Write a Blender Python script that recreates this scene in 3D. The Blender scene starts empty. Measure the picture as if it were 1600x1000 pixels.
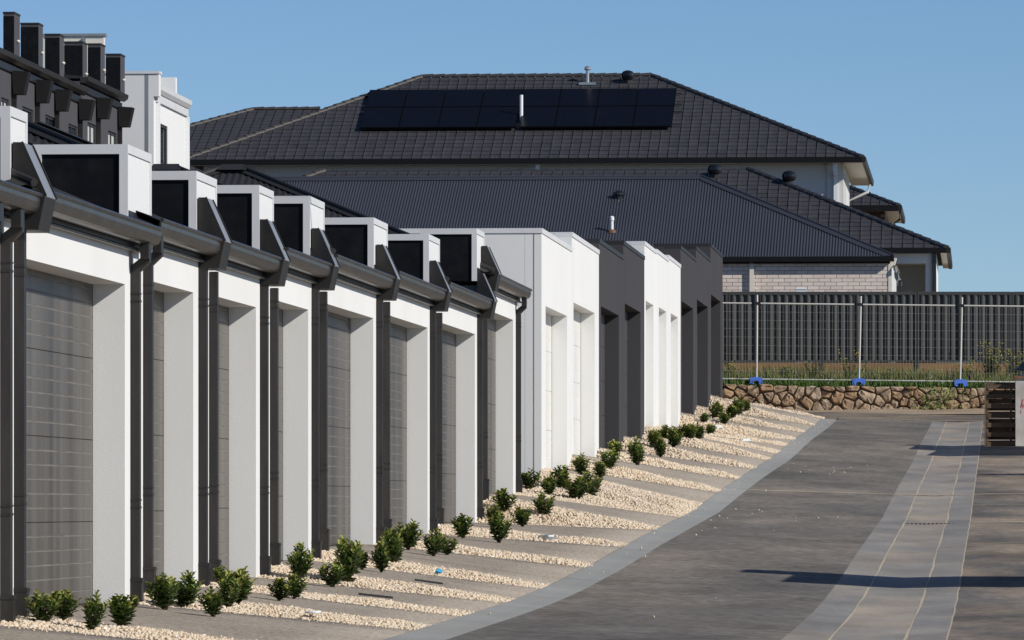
import bpy, math, random
import numpy as np
from mathutils import Vector

random.seed(7)
rng = np.random.default_rng(7)
SC = bpy.context.scene
COL = SC.collection

# ------------------------------------------------------------------ camera, sky, sun, exposure
F = 9400.0          # focal length in photograph pixels (long telephoto lens)
HZ = 790.0          # horizon row: the camera stands level, below the far ground
cam = bpy.data.cameras.new("camera")
cam.sensor_width = 36.0
cam.lens = F / 1600 * 36
cam.shift_y = (HZ - 500) / 1600
cam.clip_start = 0.5
cam.clip_end = 9000
camo = bpy.data.objects.new("camera", cam)
camo.rotation_euler = (math.pi / 2, 0, 0)
COL.objects.link(camo)
SC.camera = camo

TH = math.atan(732 / F)          # heading of the lane against the camera axis
CT, ST = math.cos(TH), math.sin(TH)
K = 57690.0
SUN_EL = math.radians(32)
SUN_OFF = math.radians(26)       # sun stands to the right of the lane, a little behind the camera
_o = Vector((CT, -ST, 0)); _u = Vector((ST, CT, 0))
_h = (_o * math.cos(SUN_OFF) - _u * math.sin(SUN_OFF)).normalized()
to_sun = Vector((_h.x * math.cos(SUN_EL), _h.y * math.cos(SUN_EL), math.sin(SUN_EL)))

world = bpy.data.worlds.new("World")
SC.world = world
world.use_nodes = True
wn = world.node_tree
sky = wn.nodes.new("ShaderNodeTexSky")
sky.sky_type = 'NISHITA'
sky.sun_disc = False
sky.sun_elevation = SUN_EL
sky.sun_rotation = math.atan2(to_sun.x, to_sun.y)
sky.altitude = 3000
sky.air_density = 1.0
sky.dust_density = 0.0
sky.ozone_density = 6.0
bg = wn.nodes["Background"]
bg.inputs[1].default_value = 0.089
wn.links.new(sky.outputs[0], bg.inputs[0])

sl = bpy.data.lights.new("sun", 'SUN')
sl.energy = 4.4
sl.angle = math.radians(0.53)
sl.color = (1.0, 0.95, 0.87)
so = bpy.data.objects.new("sun", sl)
so.rotation_euler = to_sun.to_track_quat('Z', 'Y').to_euler()
so.location = (30, 30, 60)
COL.objects.link(so)

SC.view_settings.view_transform = 'Standard'
SC.view_settings.look = 'None'
SC.view_settings.gamma = 1.0
SC.view_settings.exposure = 0.0
SC.view_settings.use_curve_mapping = False
SC.cycles.max_bounces = 6
SC.cycles.use_denoising = True

# ------------------------------------------------------------------ survey helpers (bearings of the photograph -> places)
def sx(px, Y): return (px - 800) / F * Y
def sz(py, Y): return (HZ - py) / F * Y
def Yf(px, w=0.0):
    return (K - F * w * CT - (px - 800) * w * ST) / (1532 - px)
def W(w, Y, z=0.0):
    """w metres out from the garage fronts, beside the facade point at depth Y"""
    return Vector(((732 * Y - K) / F + w * CT, Y - w * ST, z))
def zrow(py, Y, w=0.0): return sz(py, Y - w * ST)

# ------------------------------------------------------------------ object helpers
def thing(name, label, cat, loc, rz=-TH, group=None):
    o = bpy.data.objects.new(name, None)
    o.empty_display_size = 0.2
    COL.objects.link(o)
    o.location = loc
    o.rotation_euler = (0, 0, rz)
    tag(o, label, cat, group)
    return o
def tag(o, label=None, cat=None, group=None, kind=None):
    if label: o['label'] = label
    if cat: o['category'] = cat
    if group: o['group'] = group
    if kind: o['kind'] = kind
    return o
def part(name, mesh, parent=None, loc=(0, 0, 0), rot=(0, 0, 0), scale=None):
    o = bpy.data.objects.new(name, mesh)
    COL.objects.link(o)
    o.parent = parent
    o.location = loc
    o.rotation_euler = rot
    if scale: o.scale = scale
    return o

class MB:
    """collects shapes, builds one mesh"""
    def __init__(self):
        self.v, self.f, self.m = [], [], []
        self.mi = 0
    def add(self, vs, fs):
        b = len(self.v)
        self.v += [tuple(p) for p in vs]
        for q in fs:
            self.f.append([b + i for i in q]); self.m.append(self.mi)
        return self
    def box(self, x0, x1, y0, y1, z0, z1):
        if x0 > x1: x0, x1 = x1, x0
        if y0 > y1: y0, y1 = y1, y0
        if z0 > z1: z0, z1 = z1, z0
        return self.add([(x0, y0, z0), (x1, y0, z0), (x1, y1, z0), (x0, y1, z0), (x0, y0, z1), (x1, y0, z1), (x1, y1, z1), (x0, y1, z1)],
                 [(0, 3, 2, 1), (4, 5, 6, 7), (0, 1, 5, 4), (1, 2, 6, 5), (2, 3, 7, 6), (3, 0, 4, 7)])
    def extr(self, prof, a, b, axis):
        """prof: closed polygon. axis y: (x,z) ; axis x: (y,z) ; axis z: (x,y)"""
        n = len(prof)
        def P(p, t):
            return (p[0], t, p[1]) if axis == 'y' else (t, p[0], p[1]) if axis == 'x' else (p[0], p[1], t)
        vs = [P(p, a) for p in prof] + [P(p, b) for p in prof]
        fs = [tuple(range(n)), tuple(range(2 * n - 1, n - 1, -1))]
        fs += [(i, n + i, n + (i + 1) % n, (i + 1) % n) for i in range(n)]
        return self.add(vs, fs)
    def tube(self, pts, r, n=8, cap=True):
        pts = [Vector(p) for p in pts]
        rings = []
        for i, p in enumerate(pts):
            d = (pts[min(i + 1, len(pts) - 1)] - pts[max(i - 1, 0)]).normalized()
            a = d.orthogonal().normalized() if abs(d.z) < 0.99 else Vector((1, 0, 0))
            b = d.cross(a).normalized(); a = b.cross(d).normalized()
            rr = r[i] if isinstance(r, (list, tuple)) else r
            rings.append([p + (a * math.cos(2 * math.pi * k / n) + b * math.sin(2 * math.pi * k / n)) * rr for k in range(n)])
        vs = [q for ring in rings for q in ring]
        fs = []
        for i in range(len(pts) - 1):
            for k in range(n):
                fs.append((i * n + k, i * n + (k + 1) % n, (i + 1) * n + (k + 1) % n, (i + 1) * n + k))
        if cap:
            fs.append(tuple(range(n - 1, -1, -1)))
            fs.append(tuple((len(pts) - 1) * n + k for k in range(n)))
        return self.add(vs, fs)
    def lathe(self, prof, c=(0, 0, 0), n=16):
        vs, fs = [], []
        for r, z in prof:
            for k in range(n):
                a = 2 * math.pi * k / n
                vs.append((c[0] + r * math.cos(a), c[1] + r * math.sin(a), c[2] + z))
        for i in range(len(prof) - 1):
            for k in range(n):
                fs.append((i * n + k, i * n + (k + 1) % n, (i + 1) * n + (k + 1) % n, (i + 1) * n + k))
        fs.append(tuple(range(n - 1, -1, -1)))
        fs.append(tuple((len(prof) - 1) * n + k for k in range(n)))
        return self.add(vs, fs)
    def grid_wall(self, us, zs, open_cells, a, b, face):
        """wall with openings. face 'x': u is y, thickness a..b along x ; face 'y': u is x, thickness along y"""
        nu, nz = len(us) - 1, len(zs) - 1
        full = lambda i, j: 0 <= i < nu and 0 <= j < nz and (i, j) not in open_cells
        P = (lambda u, z, t: (t, u, z)) if face == 'x' else (lambda u, z, t: (u, t, z))
        for i in range(nu):
            for j in range(nz):
                if not full(i, j): continue
                u0, u1, z0, z1 = us[i], us[i + 1], zs[j], zs[j + 1]
                self.add([P(u0, z0, a), P(u1, z0, a), P(u1, z1, a), P(u0, z1, a)], [(0, 1, 2, 3)])
                self.add([P(u0, z0, b), P(u1, z0, b), P(u1, z1, b), P(u0, z1, b)], [(3, 2, 1, 0)])
                for (di, dj, p, q) in ((-1, 0, (u0, z0), (u0, z1)), (1, 0, (u1, z0), (u1, z1)), (0, -1, (u0, z0), (u1, z0)), (0, 1, (u0, z1), (u1, z1))):
                    if not full(i + di, j + dj):
                        self.add([P(*p, a), P(*q, a), P(*q, b), P(*p, b)], [(0, 1, 2, 3)])
        return self
    def mesh(self, name, mats, smooth=False, weld=False):
        me = bpy.data.meshes.new(name)
        me.from_pydata(self.v, [], self.f)
        if not isinstance(mats, (list, tuple)): mats = [mats]
        for m in mats: me.materials.append(m)
        if len(mats) > 1: me.polygons.foreach_set("material_index", self.m)
        if smooth: me.polygons.foreach_set("use_smooth", [True] * len(me.polygons))
        import bmesh
        bm = bmesh.new(); bm.from_mesh(me)
        if weld: bmesh.ops.remove_doubles(bm, verts=bm.verts, dist=1e-4)
        bmesh.ops.recalc_face_normals(bm, faces=bm.faces)
        bm.to_mesh(me); bm.free()
        me.update()
        return me
    def put(self, name, mats, parent=None, smooth=False, weld=False, **kw):
        return part(name, self.mesh(name, mats, smooth, weld), parent, **kw)

def np_mesh(name, V, Fq, mat, mats_idx=None, smooth=False):
    """fast mesh from arrays; faces all with the same vertex count"""
    me = bpy.data.meshes.new(name)
    V = np.ascontiguousarray(V, dtype=np.float32); Fq = np.ascontiguousarray(Fq, dtype=np.int32)
    n, k = Fq.shape
    me.vertices.add(len(V)); me.vertices.foreach_set("co", V.ravel())
    me.loops.add(n * k); me.loops.foreach_set("vertex_index", Fq.ravel())
    me.polygons.add(n)
    me.polygons.foreach_set("loop_start", np.arange(0, n * k, k, dtype=np.int32))
    try: me.polygons.foreach_set("loop_total", np.full(n, k, dtype=np.int32))
    except Exception: pass
    for m in (mat if isinstance(mat, (list, tuple)) else [mat]): me.materials.append(m)
    if mats_idx is not None: me.polygons.foreach_set("material_index", np.asarray(mats_idx, dtype=np.int32))
    if smooth: me.polygons.foreach_set("use_smooth", np.ones(n, dtype=bool))
    me.update(calc_edges=True)
    me.validate()
    return me

# ------------------------------------------------------------------ materials
def mat(name, col, rough=0.7, metal=0.0, var=0.0, scale=3.0, stretch=(1, 1, 1), bump=0.0, bscale=40.0, bstretch=(1, 1, 1), fine=0.0, fscale=60.0, objrand=0.0, spec=0.5, tint=None, tscale=1.0, tamt=0.0, coord='world'):
    """procedural surface: base colour with broad and fine variation, optional stain or streak colour, bump from noise"""
    m = bpy.data.materials.new(name); m.use_nodes = True
    nt = m.node_tree; N = nt.nodes; L = nt.links
    p = N["Principled BSDF"]
    p.inputs["Roughness"].default_value = rough
    p.inputs["Metallic"].default_value = metal
    p.inputs["Specular IOR Level"].default_value = spec
    if coord == 'world':
        geo = N.new("ShaderNodeNewGeometry"); src = geo.outputs["Position"]
    else:
        tc = N.new("ShaderNodeTexCoord"); src = tc.outputs["Object"]
    def noise(sc, st, detail=4.0, rg=0.55):
        mp = N.new("ShaderNodeVectorMath"); mp.operation = 'MULTIPLY'
        mp.inputs[1].default_value = (sc * st[0], sc * st[1], sc * st[2])
        L.new(src, mp.inputs[0])
        t = N.new("ShaderNodeTexNoise"); t.inputs["Scale"].default_value = 1.0
        t.inputs["Detail"].default_value = detail; t.inputs["Roughness"].default_value = rg
        L.new(mp.outputs[0], t.inputs["Vector"])
        return t.outputs["Fac"]
    def rng_(fac, a, b, f0=0.3, f1=0.7):
        r = N.new("ShaderNodeMapRange"); r.inputs["From Min"].default_value = f0; r.inputs["From Max"].default_value = f1
        r.inputs["To Min"].default_value = a; r.inputs["To Max"].default_value = b
        L.new(fac, r.inputs["Value"]); return r.outputs[0]
    def mul(a, b):
        x = N.new("ShaderNodeMath"); x.operation = 'MULTIPLY'; L.new(a, x.inputs[0]); L.new(b, x.inputs[1]); return x.outputs[0]
    cur = N.new("ShaderNodeRGB"); cur.outputs[0].default_value = (*col, 1); c = cur.outputs[0]
    if tint is not None:
        mx = N.new("ShaderNodeMix"); mx.data_type = 'RGBA'
        L.new(rng_(noise(tscale, stretch, 6, 0.62), 0, tamt, 0.42, 0.72), mx.inputs["Factor"])
        L.new(c, mx.inputs["A"]); mx.inputs["B"].default_value = (*tint, 1); c = mx.outputs["Result"]
    fac = None
    if var: fac = rng_(noise(scale, stretch), 1 - var, 1 + var)
    if fine:
        g = rng_(noise(fscale, (1, 1, 1), 2), 1 - fine, 1 + fine); fac = g if fac is None else mul(fac, g)
    if objrand:
        oi = N.new("ShaderNodeObjectInfo"); g = rng_(oi.outputs["Random"], 1 - objrand, 1 + objrand, 0, 1)
        fac = g if fac is None else mul(fac, g)
    if fac is not None:
        vm = N.new("ShaderNodeVectorMath"); vm.operation = 'SCALE'
        L.new(c, vm.inputs[0]); L.new(fac, vm.inputs["Scale"]); c = vm.outputs[0]
    L.new(c, p.inputs["Base Color"])
    if bump:
        b = N.new("ShaderNodeBump"); b.inputs["Strength"].default_value = bump; b.inputs["Distance"].default_value = 0.01
        L.new(noise(bscale, bstretch, 3), b.inputs["Height"]); L.new(b.outputs[0], p.inputs["Normal"])
    return m

def palette_mat(name, cols, rough=0.85, source='island', fine=0.15, fscale=80.0, bump=0.0, bscale=30.0):
    """each loose piece (or object) takes its own colour from a small palette"""
    m = bpy.data.materials.new(name); m.use_nodes = True
    nt = m.node_tree; N = nt.nodes; L = nt.links
    p = N["Principled BSDF"]; p.inputs["Roughness"].default_value = rough; p.inputs["Specular IOR Level"].default_value = 0.3
    if source == 'island':
        g = N.new("ShaderNodeNewGeometry"); r = g.outputs["Random Per Island"]
    else:
        g = N.new("ShaderNodeObjectInfo"); r = g.outputs["Random"]
    cr = N.new("ShaderNodeValToRGB"); cr.color_ramp.interpolation = 'LINEAR'
    el = cr.color_ramp.elements
    for i, c in enumerate(cols):
        t = i / (len(cols) - 1)
        e = el[0] if i == 0 else el[1] if i == len(cols) - 1 else el.new(t)
        e.position = t; e.color = (*c, 1)
    L.new(r, cr.inputs[0])
    geo = N.new("ShaderNodeNewGeometry")
    t = N.new("ShaderNodeTexNoise"); t.inputs["Scale"].default_value = fscale; t.inputs["Detail"].default_value = 4
    L.new(geo.outputs["Position"], t.inputs["Vector"])
    mr = N.new("ShaderNodeMapRange"); mr.inputs["From Min"].default_value = 0.3; mr.inputs["From Max"].default_value = 0.7
    mr.inputs["To Min"].default_value = 1 - fine; mr.inputs["To Max"].default_value = 1 + fine
    L.new(t.outputs["Fac"], mr.inputs["Value"])
    vm = N.new("ShaderNodeVectorMath"); vm.operation = 'SCALE'
    L.new(cr.outputs[0], vm.inputs[0]); L.new(mr.outputs[0], vm.inputs["Scale"])
    L.new(vm.outputs[0], p.inputs["Base Color"])
    if bump:
        t2 = N.new("ShaderNodeTexNoise"); t2.inputs["Scale"].default_value = bscale; t2.inputs["Detail"].default_value = 5
        L.new(geo.outputs["Position"], t2.inputs["Vector"])
        b = N.new("ShaderNodeBump"); b.inputs["Strength"].default_value = bump; b.inputs["Distance"].default_value = 0.03
        L.new(t2.outputs["Fac"], b.inputs["Height"]); L.new(b.outputs[0], p.inputs["Normal"])
    return m

M = {}
M['render_white'] = mat('white_render', (0.745, 0.745, 0.73), 0.85, var=0.025, scale=0.7, fine=0.012, fscale=90, bump=0.13, bscale=95, spec=0.2, tint=(0.62, 0.60, 0.555), tscale=1.1, tamt=0.2, stretch=(1, 1, 0.3))
M['render_cream'] = mat('pale_grey_render', (0.60, 0.60, 0.585), 0.85, var=0.02, scale=0.7, bump=0.15, bscale=60, spec=0.2)
M['render_dark'] = mat('charcoal_render', (0.058, 0.056, 0.060), 0.9, var=0.07, scale=0.6, stretch=(1, 1, 0.35), fine=0.06, fscale=70, bump=0.10, bscale=60, spec=0.15)
M['terrace_dark'] = mat('charcoal_cladding', (0.075, 0.072, 0.078), 0.8, var=0.06, scale=0.6, spec=0.25)
M['steel_dark'] = mat('dark_steel', (0.016, 0.0150, 0.0145), 0.45, metal=0.0, var=0.22, scale=2.2, stretch=(1, 6, 0.6), fine=0.10, fscale=40, tint=(0.05, 0.040, 0.030), tscale=5.0, tamt=0.35, spec=0.35)
M['steel_gutter'] = mat('gutter_steel', (0.026, 0.023, 0.021), 0.33, metal=0.0, var=0.45, scale=3.0, stretch=(1, 9, 0.5), tint=(0.11, 0.085, 0.062), tscale=2.5, tamt=0.4, bump=0.08, bscale=6, spec=0.5)
M['pipe_dark'] = mat('downpipe_steel', (0.021, 0.0195, 0.0185), 0.48, metal=0.0, var=0.2, scale=1.6, stretch=(3, 3, 0.5), tint=(0.05, 0.042, 0.034), tscale=4, tamt=0.35, spec=0.35)
M['flash_grey'] = mat('grey_flashing', (0.30, 0.31, 0.32), 0.4, metal=0.3, var=0.05)
M['trim_metal'] = mat('soffit_trim_metal', (0.13, 0.12, 0.105), 0.4, metal=0.4, var=0.35, scale=4, stretch=(1, 3, 1), tint=(0.40, 0.40, 0.40), tscale=6, tamt=0.5)
M['frame_white'] = mat('white_metal_frame', (0.66, 0.665, 0.67), 0.5, var=0.03, scale=2, tint=(0.5, 0.48, 0.44), tscale=4, tamt=0.25)
M['frame_panel'] = mat('white_panel', (0.75, 0.75, 0.74), 0.6, var=0.015)
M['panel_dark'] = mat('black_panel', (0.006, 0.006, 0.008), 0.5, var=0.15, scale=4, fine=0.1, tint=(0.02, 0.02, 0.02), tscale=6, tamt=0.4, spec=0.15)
M['roof_steel'] = mat('charcoal_roof_steel', (0.030, 0.029, 0.031), 0.55, var=0.10, scale=0.8, spec=0.25)
M['roof_blue'] = mat('ironstone_roof_steel', (0.042, 0.045, 0.058), 0.5, metal=0.1, var=0.07, scale=0.5)
M['roof_cap'] = mat('roof_capping_steel', (0.028, 0.027, 0.027), 0.5, var=0.1, spec=0.3)
M['tile'] = mat('concrete_roof_tile', (0.044, 0.0425, 0.046), 0.55, objrand=0.14, var=0.12, scale=5, fine=0.10, fscale=30)
M['tile_mass'] = mat('concrete_roof_tiles', (0.044, 0.0425, 0.046), 0.55, var=0.16, scale=3.2, fine=0.12, fscale=30)
M['tile_cap'] = mat('ridge_tile_concrete', (0.046, 0.041, 0.038), 0.6, objrand=0.12, var=0.1, scale=5)
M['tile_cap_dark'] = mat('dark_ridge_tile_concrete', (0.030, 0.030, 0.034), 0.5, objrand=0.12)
M['tile_shadow'] = mat('roof_underlay', (0.006, 0.006, 0.008), 0.95)
M['gutter_black'] = mat('black_fascia', (0.006, 0.006, 0.007), 0.6, spec=0.2)
M['solar'] = mat('solar_glass', (0.0035, 0.0035, 0.006), 0.35, var=0.2, scale=3, spec=0.10)
M['solar_frame'] = mat('black_panel_frame', (0.003, 0.003, 0.004), 0.6, spec=0.1)
M['galv'] = mat('galvanised_steel', (0.45, 0.46, 0.47), 0.35, metal=0.7, var=0.15, scale=6)
M['vent_black'] = mat('black_roof_vent', (0.012, 0.012, 0.013), 0.25, spec=0.6)
M['pipe_white'] = mat('white_pvc', (0.78, 0.79, 0.80), 0.5)
M['soffit'] = mat('cream_soffit', (0.72, 0.68, 0.60), 0.8)
M['door_grey'] = mat('grey_garage_door_steel', (0.118, 0.104, 0.089), 0.40, metal=0.0, var=0.30, scale=2.6, stretch=(1, 0.9, 0.06), fine=0.03, fscale=50, tint=(0.030, 0.028, 0.026), tscale=2.2, tamt=0.9, bump=0.30, bscale=2.6, bstretch=(1, 1.2, 0.10), spec=0.28)  # upright light and dark colour streaks imitate wavy reflections in the steel
M['door_line'] = mat('pale_door_line', (0.150, 0.137, 0.122), 0.7, var=0.25, scale=3)
M['door_cream'] = mat('cream_garage_door_steel', (0.72, 0.71, 0.66), 0.5, var=0.03, scale=2)
M['door_dark'] = mat('charcoal_garage_door_steel', (0.055, 0.053, 0.052), 0.5, var=0.1, scale=2)
M['dark_gap'] = mat('seal_and_gap_shade', (0.012, 0.012, 0.012), 0.8)  # near-black backing: bottom seal, and shade painted into the gaps beside the door
M['asphalt'] = mat('dusty_asphalt', (0.142, 0.131, 0.118), 0.9, var=0.26, scale=1.3, stretch=(0.8, 0.35, 1), fine=0.36, fscale=9, tint=(0.25, 0.215, 0.175), tscale=0.36, tamt=0.85, bump=0.6, bscale=20, spec=0.2)
M['asphalt_sandy'] = mat('sand_dusted_asphalt', (0.15, 0.13, 0.11), 0.9, var=0.25, scale=0.8, fine=0.25, fscale=11, tint=(0.30, 0.24, 0.17), tscale=0.5, tamt=0.9, bump=0.4, bscale=24, spec=0.2)
M['asphalt_dirty'] = mat('dirty_asphalt', (0.135, 0.124, 0.112), 0.9, var=0.35, scale=0.9, stretch=(1, 0.3, 1), fine=0.28, fscale=11, tint=(0.36, 0.28, 0.20), tscale=0.55, tamt=1.0, bump=0.5, bscale=24, spec=0.2)
M['drain'] = mat('drain_concrete', (0.255, 0.240, 0.215), 0.85, var=0.22, scale=1.1, stretch=(1, 0.35, 1), fine=0.14, fscale=18, tint=(0.40, 0.32, 0.23), tscale=0.6, tamt=1.0, bump=0.15, bscale=40)
M['drain_blue'] = mat('blue_grey_concrete', (0.225, 0.217, 0.205), 0.85, var=0.24, scale=1.1, stretch=(1, 0.35, 1), fine=0.14, fscale=18, tint=(0.33, 0.28, 0.215), tscale=0.7, tamt=0.75, bump=0.15, bscale=40)
M['sand'] = mat('sand_joint', (0.50, 0.42, 0.31), 0.95, var=0.15, scale=6, fine=0.15)
M['sand_streak'] = mat('blown_sand', (0.38, 0.31, 0.22), 0.95, var=0.3, scale=1.5, fine=0.2, fscale=12)
M['sand_verge'] = mat('sandy_verge', (0.33, 0.255, 0.175), 0.95, var=0.18, scale=1.2, fine=0.2, fscale=20, bump=0.3, bscale=12)
M['kerb'] = mat('kerb_concrete', (0.285, 0.290, 0.278), 0.85, var=0.09, scale=0.9, fine=0.07, fscale=50, tint=(0.33, 0.30, 0.25), tscale=0.8, tamt=0.4, bump=0.1, bscale=70)
M['apron'] = mat('exposed_aggregate', (0.320, 0.275, 0.225), 0.9, var=0.10, scale=0.9, fine=0.5, fscale=34, bump=0.5, bscale=50, spec=0.2)
M['gravel_bed'] = mat('gravel_ground', (0.50, 0.42, 0.32), 0.95, var=0.15, scale=8, fine=0.35, fscale=45, bump=0.6, bscale=45)
M['gravel'] = palette_mat('cream_gravel', [(0.60, 0.47, 0.33), (0.86, 0.77, 0.62), (0.92, 0.86, 0.74), (0.82, 0.73, 0.58), (0.93, 0.90, 0.82), (0.88, 0.80, 0.66), (0.94, 0.92, 0.88), (0.70, 0.60, 0.47)], 0.85, 'island', 0.08, 60)
M['soil'] = mat('bare_soil', (0.14, 0.095, 0.055), 0.95, var=0.25, scale=1.5, fine=0.2, fscale=12, bump=0.5, bscale=10)
M['terrain'] = mat('dry_ground', (0.16, 0.13, 0.085), 0.95, var=0.2, scale=0.2, fine=0.15, fscale=3)
M['stone'] = palette_mat('sandstone_rock', [(0.31, 0.20, 0.115), (0.45, 0.32, 0.20), (0.37, 0.24, 0.14), (0.52, 0.385, 0.25), (0.42, 0.26, 0.15), (0.35, 0.27, 0.195)], 0.9, 'object', 0.35, 6, 1.0, 8)
M['mortar'] = mat('wall_core_earth', (0.24, 0.18, 0.12), 0.95, var=0.2, scale=6)
M['brick'] = palette_mat('pale_brick', [(0.68, 0.58, 0.51), (0.77, 0.67, 0.595), (0.72, 0.615, 0.54), (0.80, 0.70, 0.625)], 0.85, 'object', 0.06, 25)
M['brick_joint'] = mat('brick_mortar', (0.27, 0.235, 0.21), 0.95)
M['brick_brown'] = palette_mat('brown_brick', [(0.06, 0.04, 0.028), (0.09, 0.06, 0.04), (0.07, 0.05, 0.036)], 0.85, 'object', 0.06, 25)
M['fence_steel'] = mat('charcoal_fence_steel', (0.052, 0.051, 0.048), 0.45, metal=0.05, var=0.06, scale=1.0)
M['timber_board'] = mat('brown_plinth_board', (0.25, 0.14, 0.06), 0.85, var=0.15, scale=2, stretch=(0.4, 1, 4), objrand=0.12)
M['timber_pallet'] = mat('weathered_pallet_timber', (0.115, 0.076, 0.048), 0.85, var=0.3, scale=6, stretch=(0.5, 3, 3), objrand=0.2)
M['fence_pipe'] = mat('galvanised_fence_pipe', (0.62, 0.60, 0.54), 0.45, metal=0.2, var=0.06, scale=3)
M['fence_wire'] = mat('galvanised_wire', (0.30, 0.29, 0.26), 0.5, metal=0.4)
M['foot_blue'] = mat('blue_plastic', (0.085, 0.20, 0.68), 0.5, var=0.08, scale=4)
M['leaf'] = mat('glossy_dark_leaf', (0.050, 0.088, 0.018), 0.40, var=0.3, scale=14, spec=0.45)
M['leaf_mid'] = mat('green_leaf', (0.105, 0.165, 0.032), 0.42, var=0.25, scale=14)
M['leaf_young'] = mat('young_yellow_leaf', (0.27, 0.29, 0.055), 0.45, var=0.25, scale=14)
M['stem'] = mat('shrub_stem', (0.06, 0.045, 0.025), 0.8)
M['weed'] = palette_mat('weed_blades', [(0.10, 0.15, 0.035), (0.24, 0.25, 0.07), (0.16, 0.20, 0.05), (0.33, 0.28, 0.11), (0.19, 0.22, 0.055)], 0.7, 'island', 0.1)
M['weed_low'] = palette_mat('low_green_blades', [(0.06, 0.11, 0.022), (0.13, 0.20, 0.04), (0.09, 0.15, 0.03)], 0.7, 'island', 0.1)
M['weed_dry'] = palette_mat('dry_weed_blades', [(0.32, 0.24, 0.11), (0.44, 0.33, 0.16), (0.25, 0.20, 0.085)], 0.8, 'island', 0.1)
M['flower'] = mat('yellow_petals', (0.65, 0.50, 0.03), 0.6)
M['glass'] = mat('window_glass', (0.02, 0.03, 0.04), 0.04, spec=0.9)
M['wedge'] = mat('black_parapet_cladding', (0.016, 0.015, 0.016), 0.7, var=0.1, spec=0.2)
M['curtain'] = mat('pale_curtain', (0.45, 0.47, 0.47), 0.8, var=0.2, scale=6, stretch=(4, 4, 0.3))
M['win_frame'] = mat('dark_window_frame', (0.035, 0.033, 0.032), 0.5)
M['paint_white'] = mat('grubby_white_paint', (0.55, 0.54, 0.52), 0.7, var=0.08, scale=5, tint=(0.28, 0.20, 0.13), tscale=2.2, tamt=0.5)
M['rust'] = mat('rusty_cap', (0.16, 0.085, 0.05), 0.8, var=0.3, scale=9)
M['spray_red'] = mat('red_spray_paint', (0.50, 0.08, 0.10), 0.7)
M['foil'] = mat('silver_foil', (0.42, 0.42, 0.40), 0.35, metal=0.6, var=0.3, scale=7)
M['plastic_white'] = mat('white_plastic', (0.75, 0.78, 0.78), 0.5)
M['plastic_blue'] = mat('cyan_plastic', (0.03, 0.30, 0.50), 0.4)
M['cable'] = mat('black_cable', (0.02, 0.02, 0.02), 0.6)
M['lamp_glass'] = mat('lantern_glass', (0.25, 0.30, 0.34), 0.15)

# ------------------------------------------------------------------ levels of floors and lane
LINT = {}          # lintel height of each garage
for key, px, py in (('g1', 195, 444), ('g2', 302, 457), ('g3', 400, 480), ('g4', 482, 484), ('g5', 583, 497), ('g6', 668, 512), ('g7', 742, 522), ('g8', 802, 500),
                    ('a', 886, 493.6), ('b', 929, 489), ('c', 967, 493), ('d', 1001, 488), ('e1', 1021, 477), ('e2', 1041, 487), ('e3', 1059, 496),
                    ('f', 1083, 482.4), ('g', 1106, 480), ('h', 1126, 471.6)):
    LINT[key] = zrow(py, Yf(px))
LINT['g0'] = LINT['g1'] - 0.04
HO = 2.3
FLOOR = {k: v - HO for k, v in LINT.items()}
# (key, start, end, opening start, opening end)
UNITS = [('g0', 32.0, 37.90, 32.6, 37.30), ('g1', 37.90, 43.77, 38.50, 43.15), ('g2', 43.77, 47.50, 44.45, 46.90), ('g3', 47.50, 51.55, 48.15, 50.96),
         ('g4', 51.55, 55.47, 52.2, 54.92), ('g5', 55.47, 61.35, 56.1, 60.80), ('g6', 61.35, 67.35, 62.0, 66.77), ('g7', 67.35, 73.70, 68.0, 73.03), ('g8', 73.70, 79.75, 74.4, 79.0),
         ('a', 84.1, 90.33, 84.9, 89.3), ('b', 90.33, 96.75, 90.72, 95.7), ('c', 96.75, 103.35, 97.3, 102.1), ('d', 103.35, 109.85, 103.8, 108.6),
         ('e1', 109.85, 113.9, 110.3, 112.9), ('e2', 113.9, 118.3, 114.8, 117.5), ('e3', 118.3, 123.1, 119.2, 122.0),
         ('f', 123.1, 129.75, 123.5, 128.5), ('g', 129.75, 136.8, 130.2, 135.4), ('h', 136.8, 143.2, 137.0, 142.0)]
_zkY = [0, 20, 30, 43, 47.5, 51.6, 55.5, 61.4, 67.4, 73.7, 82, 90.3, 96.7, 103.3, 109.8, 113.9, 118.3, 123.1, 129.7, 136.8, 143, 145, 147.5, 160]
_zkZ = [-1.55, -1.15, -1.02, -.906, -.871, -.83, -.763, -.625, -.453, -.293, -.09, .215, .434, .64, .839, .995, 1.18, 1.36, 1.58, 1.83, 2.07, 2.2, 2.33, 2.5]
def zk(Y): return float(np.interp(Y, _zkY, _zkZ))
def wk(Y): return 2.10 + 0.003 * (Y - 45)
KW = 0.36
def lane_z(w, Y):
    """lane surface outside the kerb strip: falls to the drain, rises again past it"""
    d = 0.003 * (Y - 45)
    e = w - d
    return zk(Y) + float(np.interp(e, [2.46, 4.68, 5.27, 5.88, 9, 14], [-0.005, -0.075, -0.10, -0.075, -0.03, 0.05]))
_fY, _fZ = [], []
for k, a, b, oa, ob in UNITS:
    _fY += [oa - 0.12, ob + 0.12]; _fZ += [FLOOR[k]] * 2
def floor_z(Y): return float(np.interp(Y, _fY, _fZ))
def yard_z(w, Y):
    t = min(max(w / wk(Y), 0), 1)
    return floor_z(Y) * (1 - t) + zk(Y) * t
def mound(w, Y, a, b):
    t = (Y - a) / (b - a); s = w / wk(Y)
    return (0.034 if Y < 78 else 0.05) * (0.25 + 0.75 * min(1, max(0, s / 0.35))) * max(0, math.sin(math.pi * min(max(t, 0), 1))) ** 0.6 * (0.6 + 0.4 * math.sin(7 * w + 3 * Y)) * (1 if s < 0.9 else max(0, (1 - s) * 10))

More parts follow.
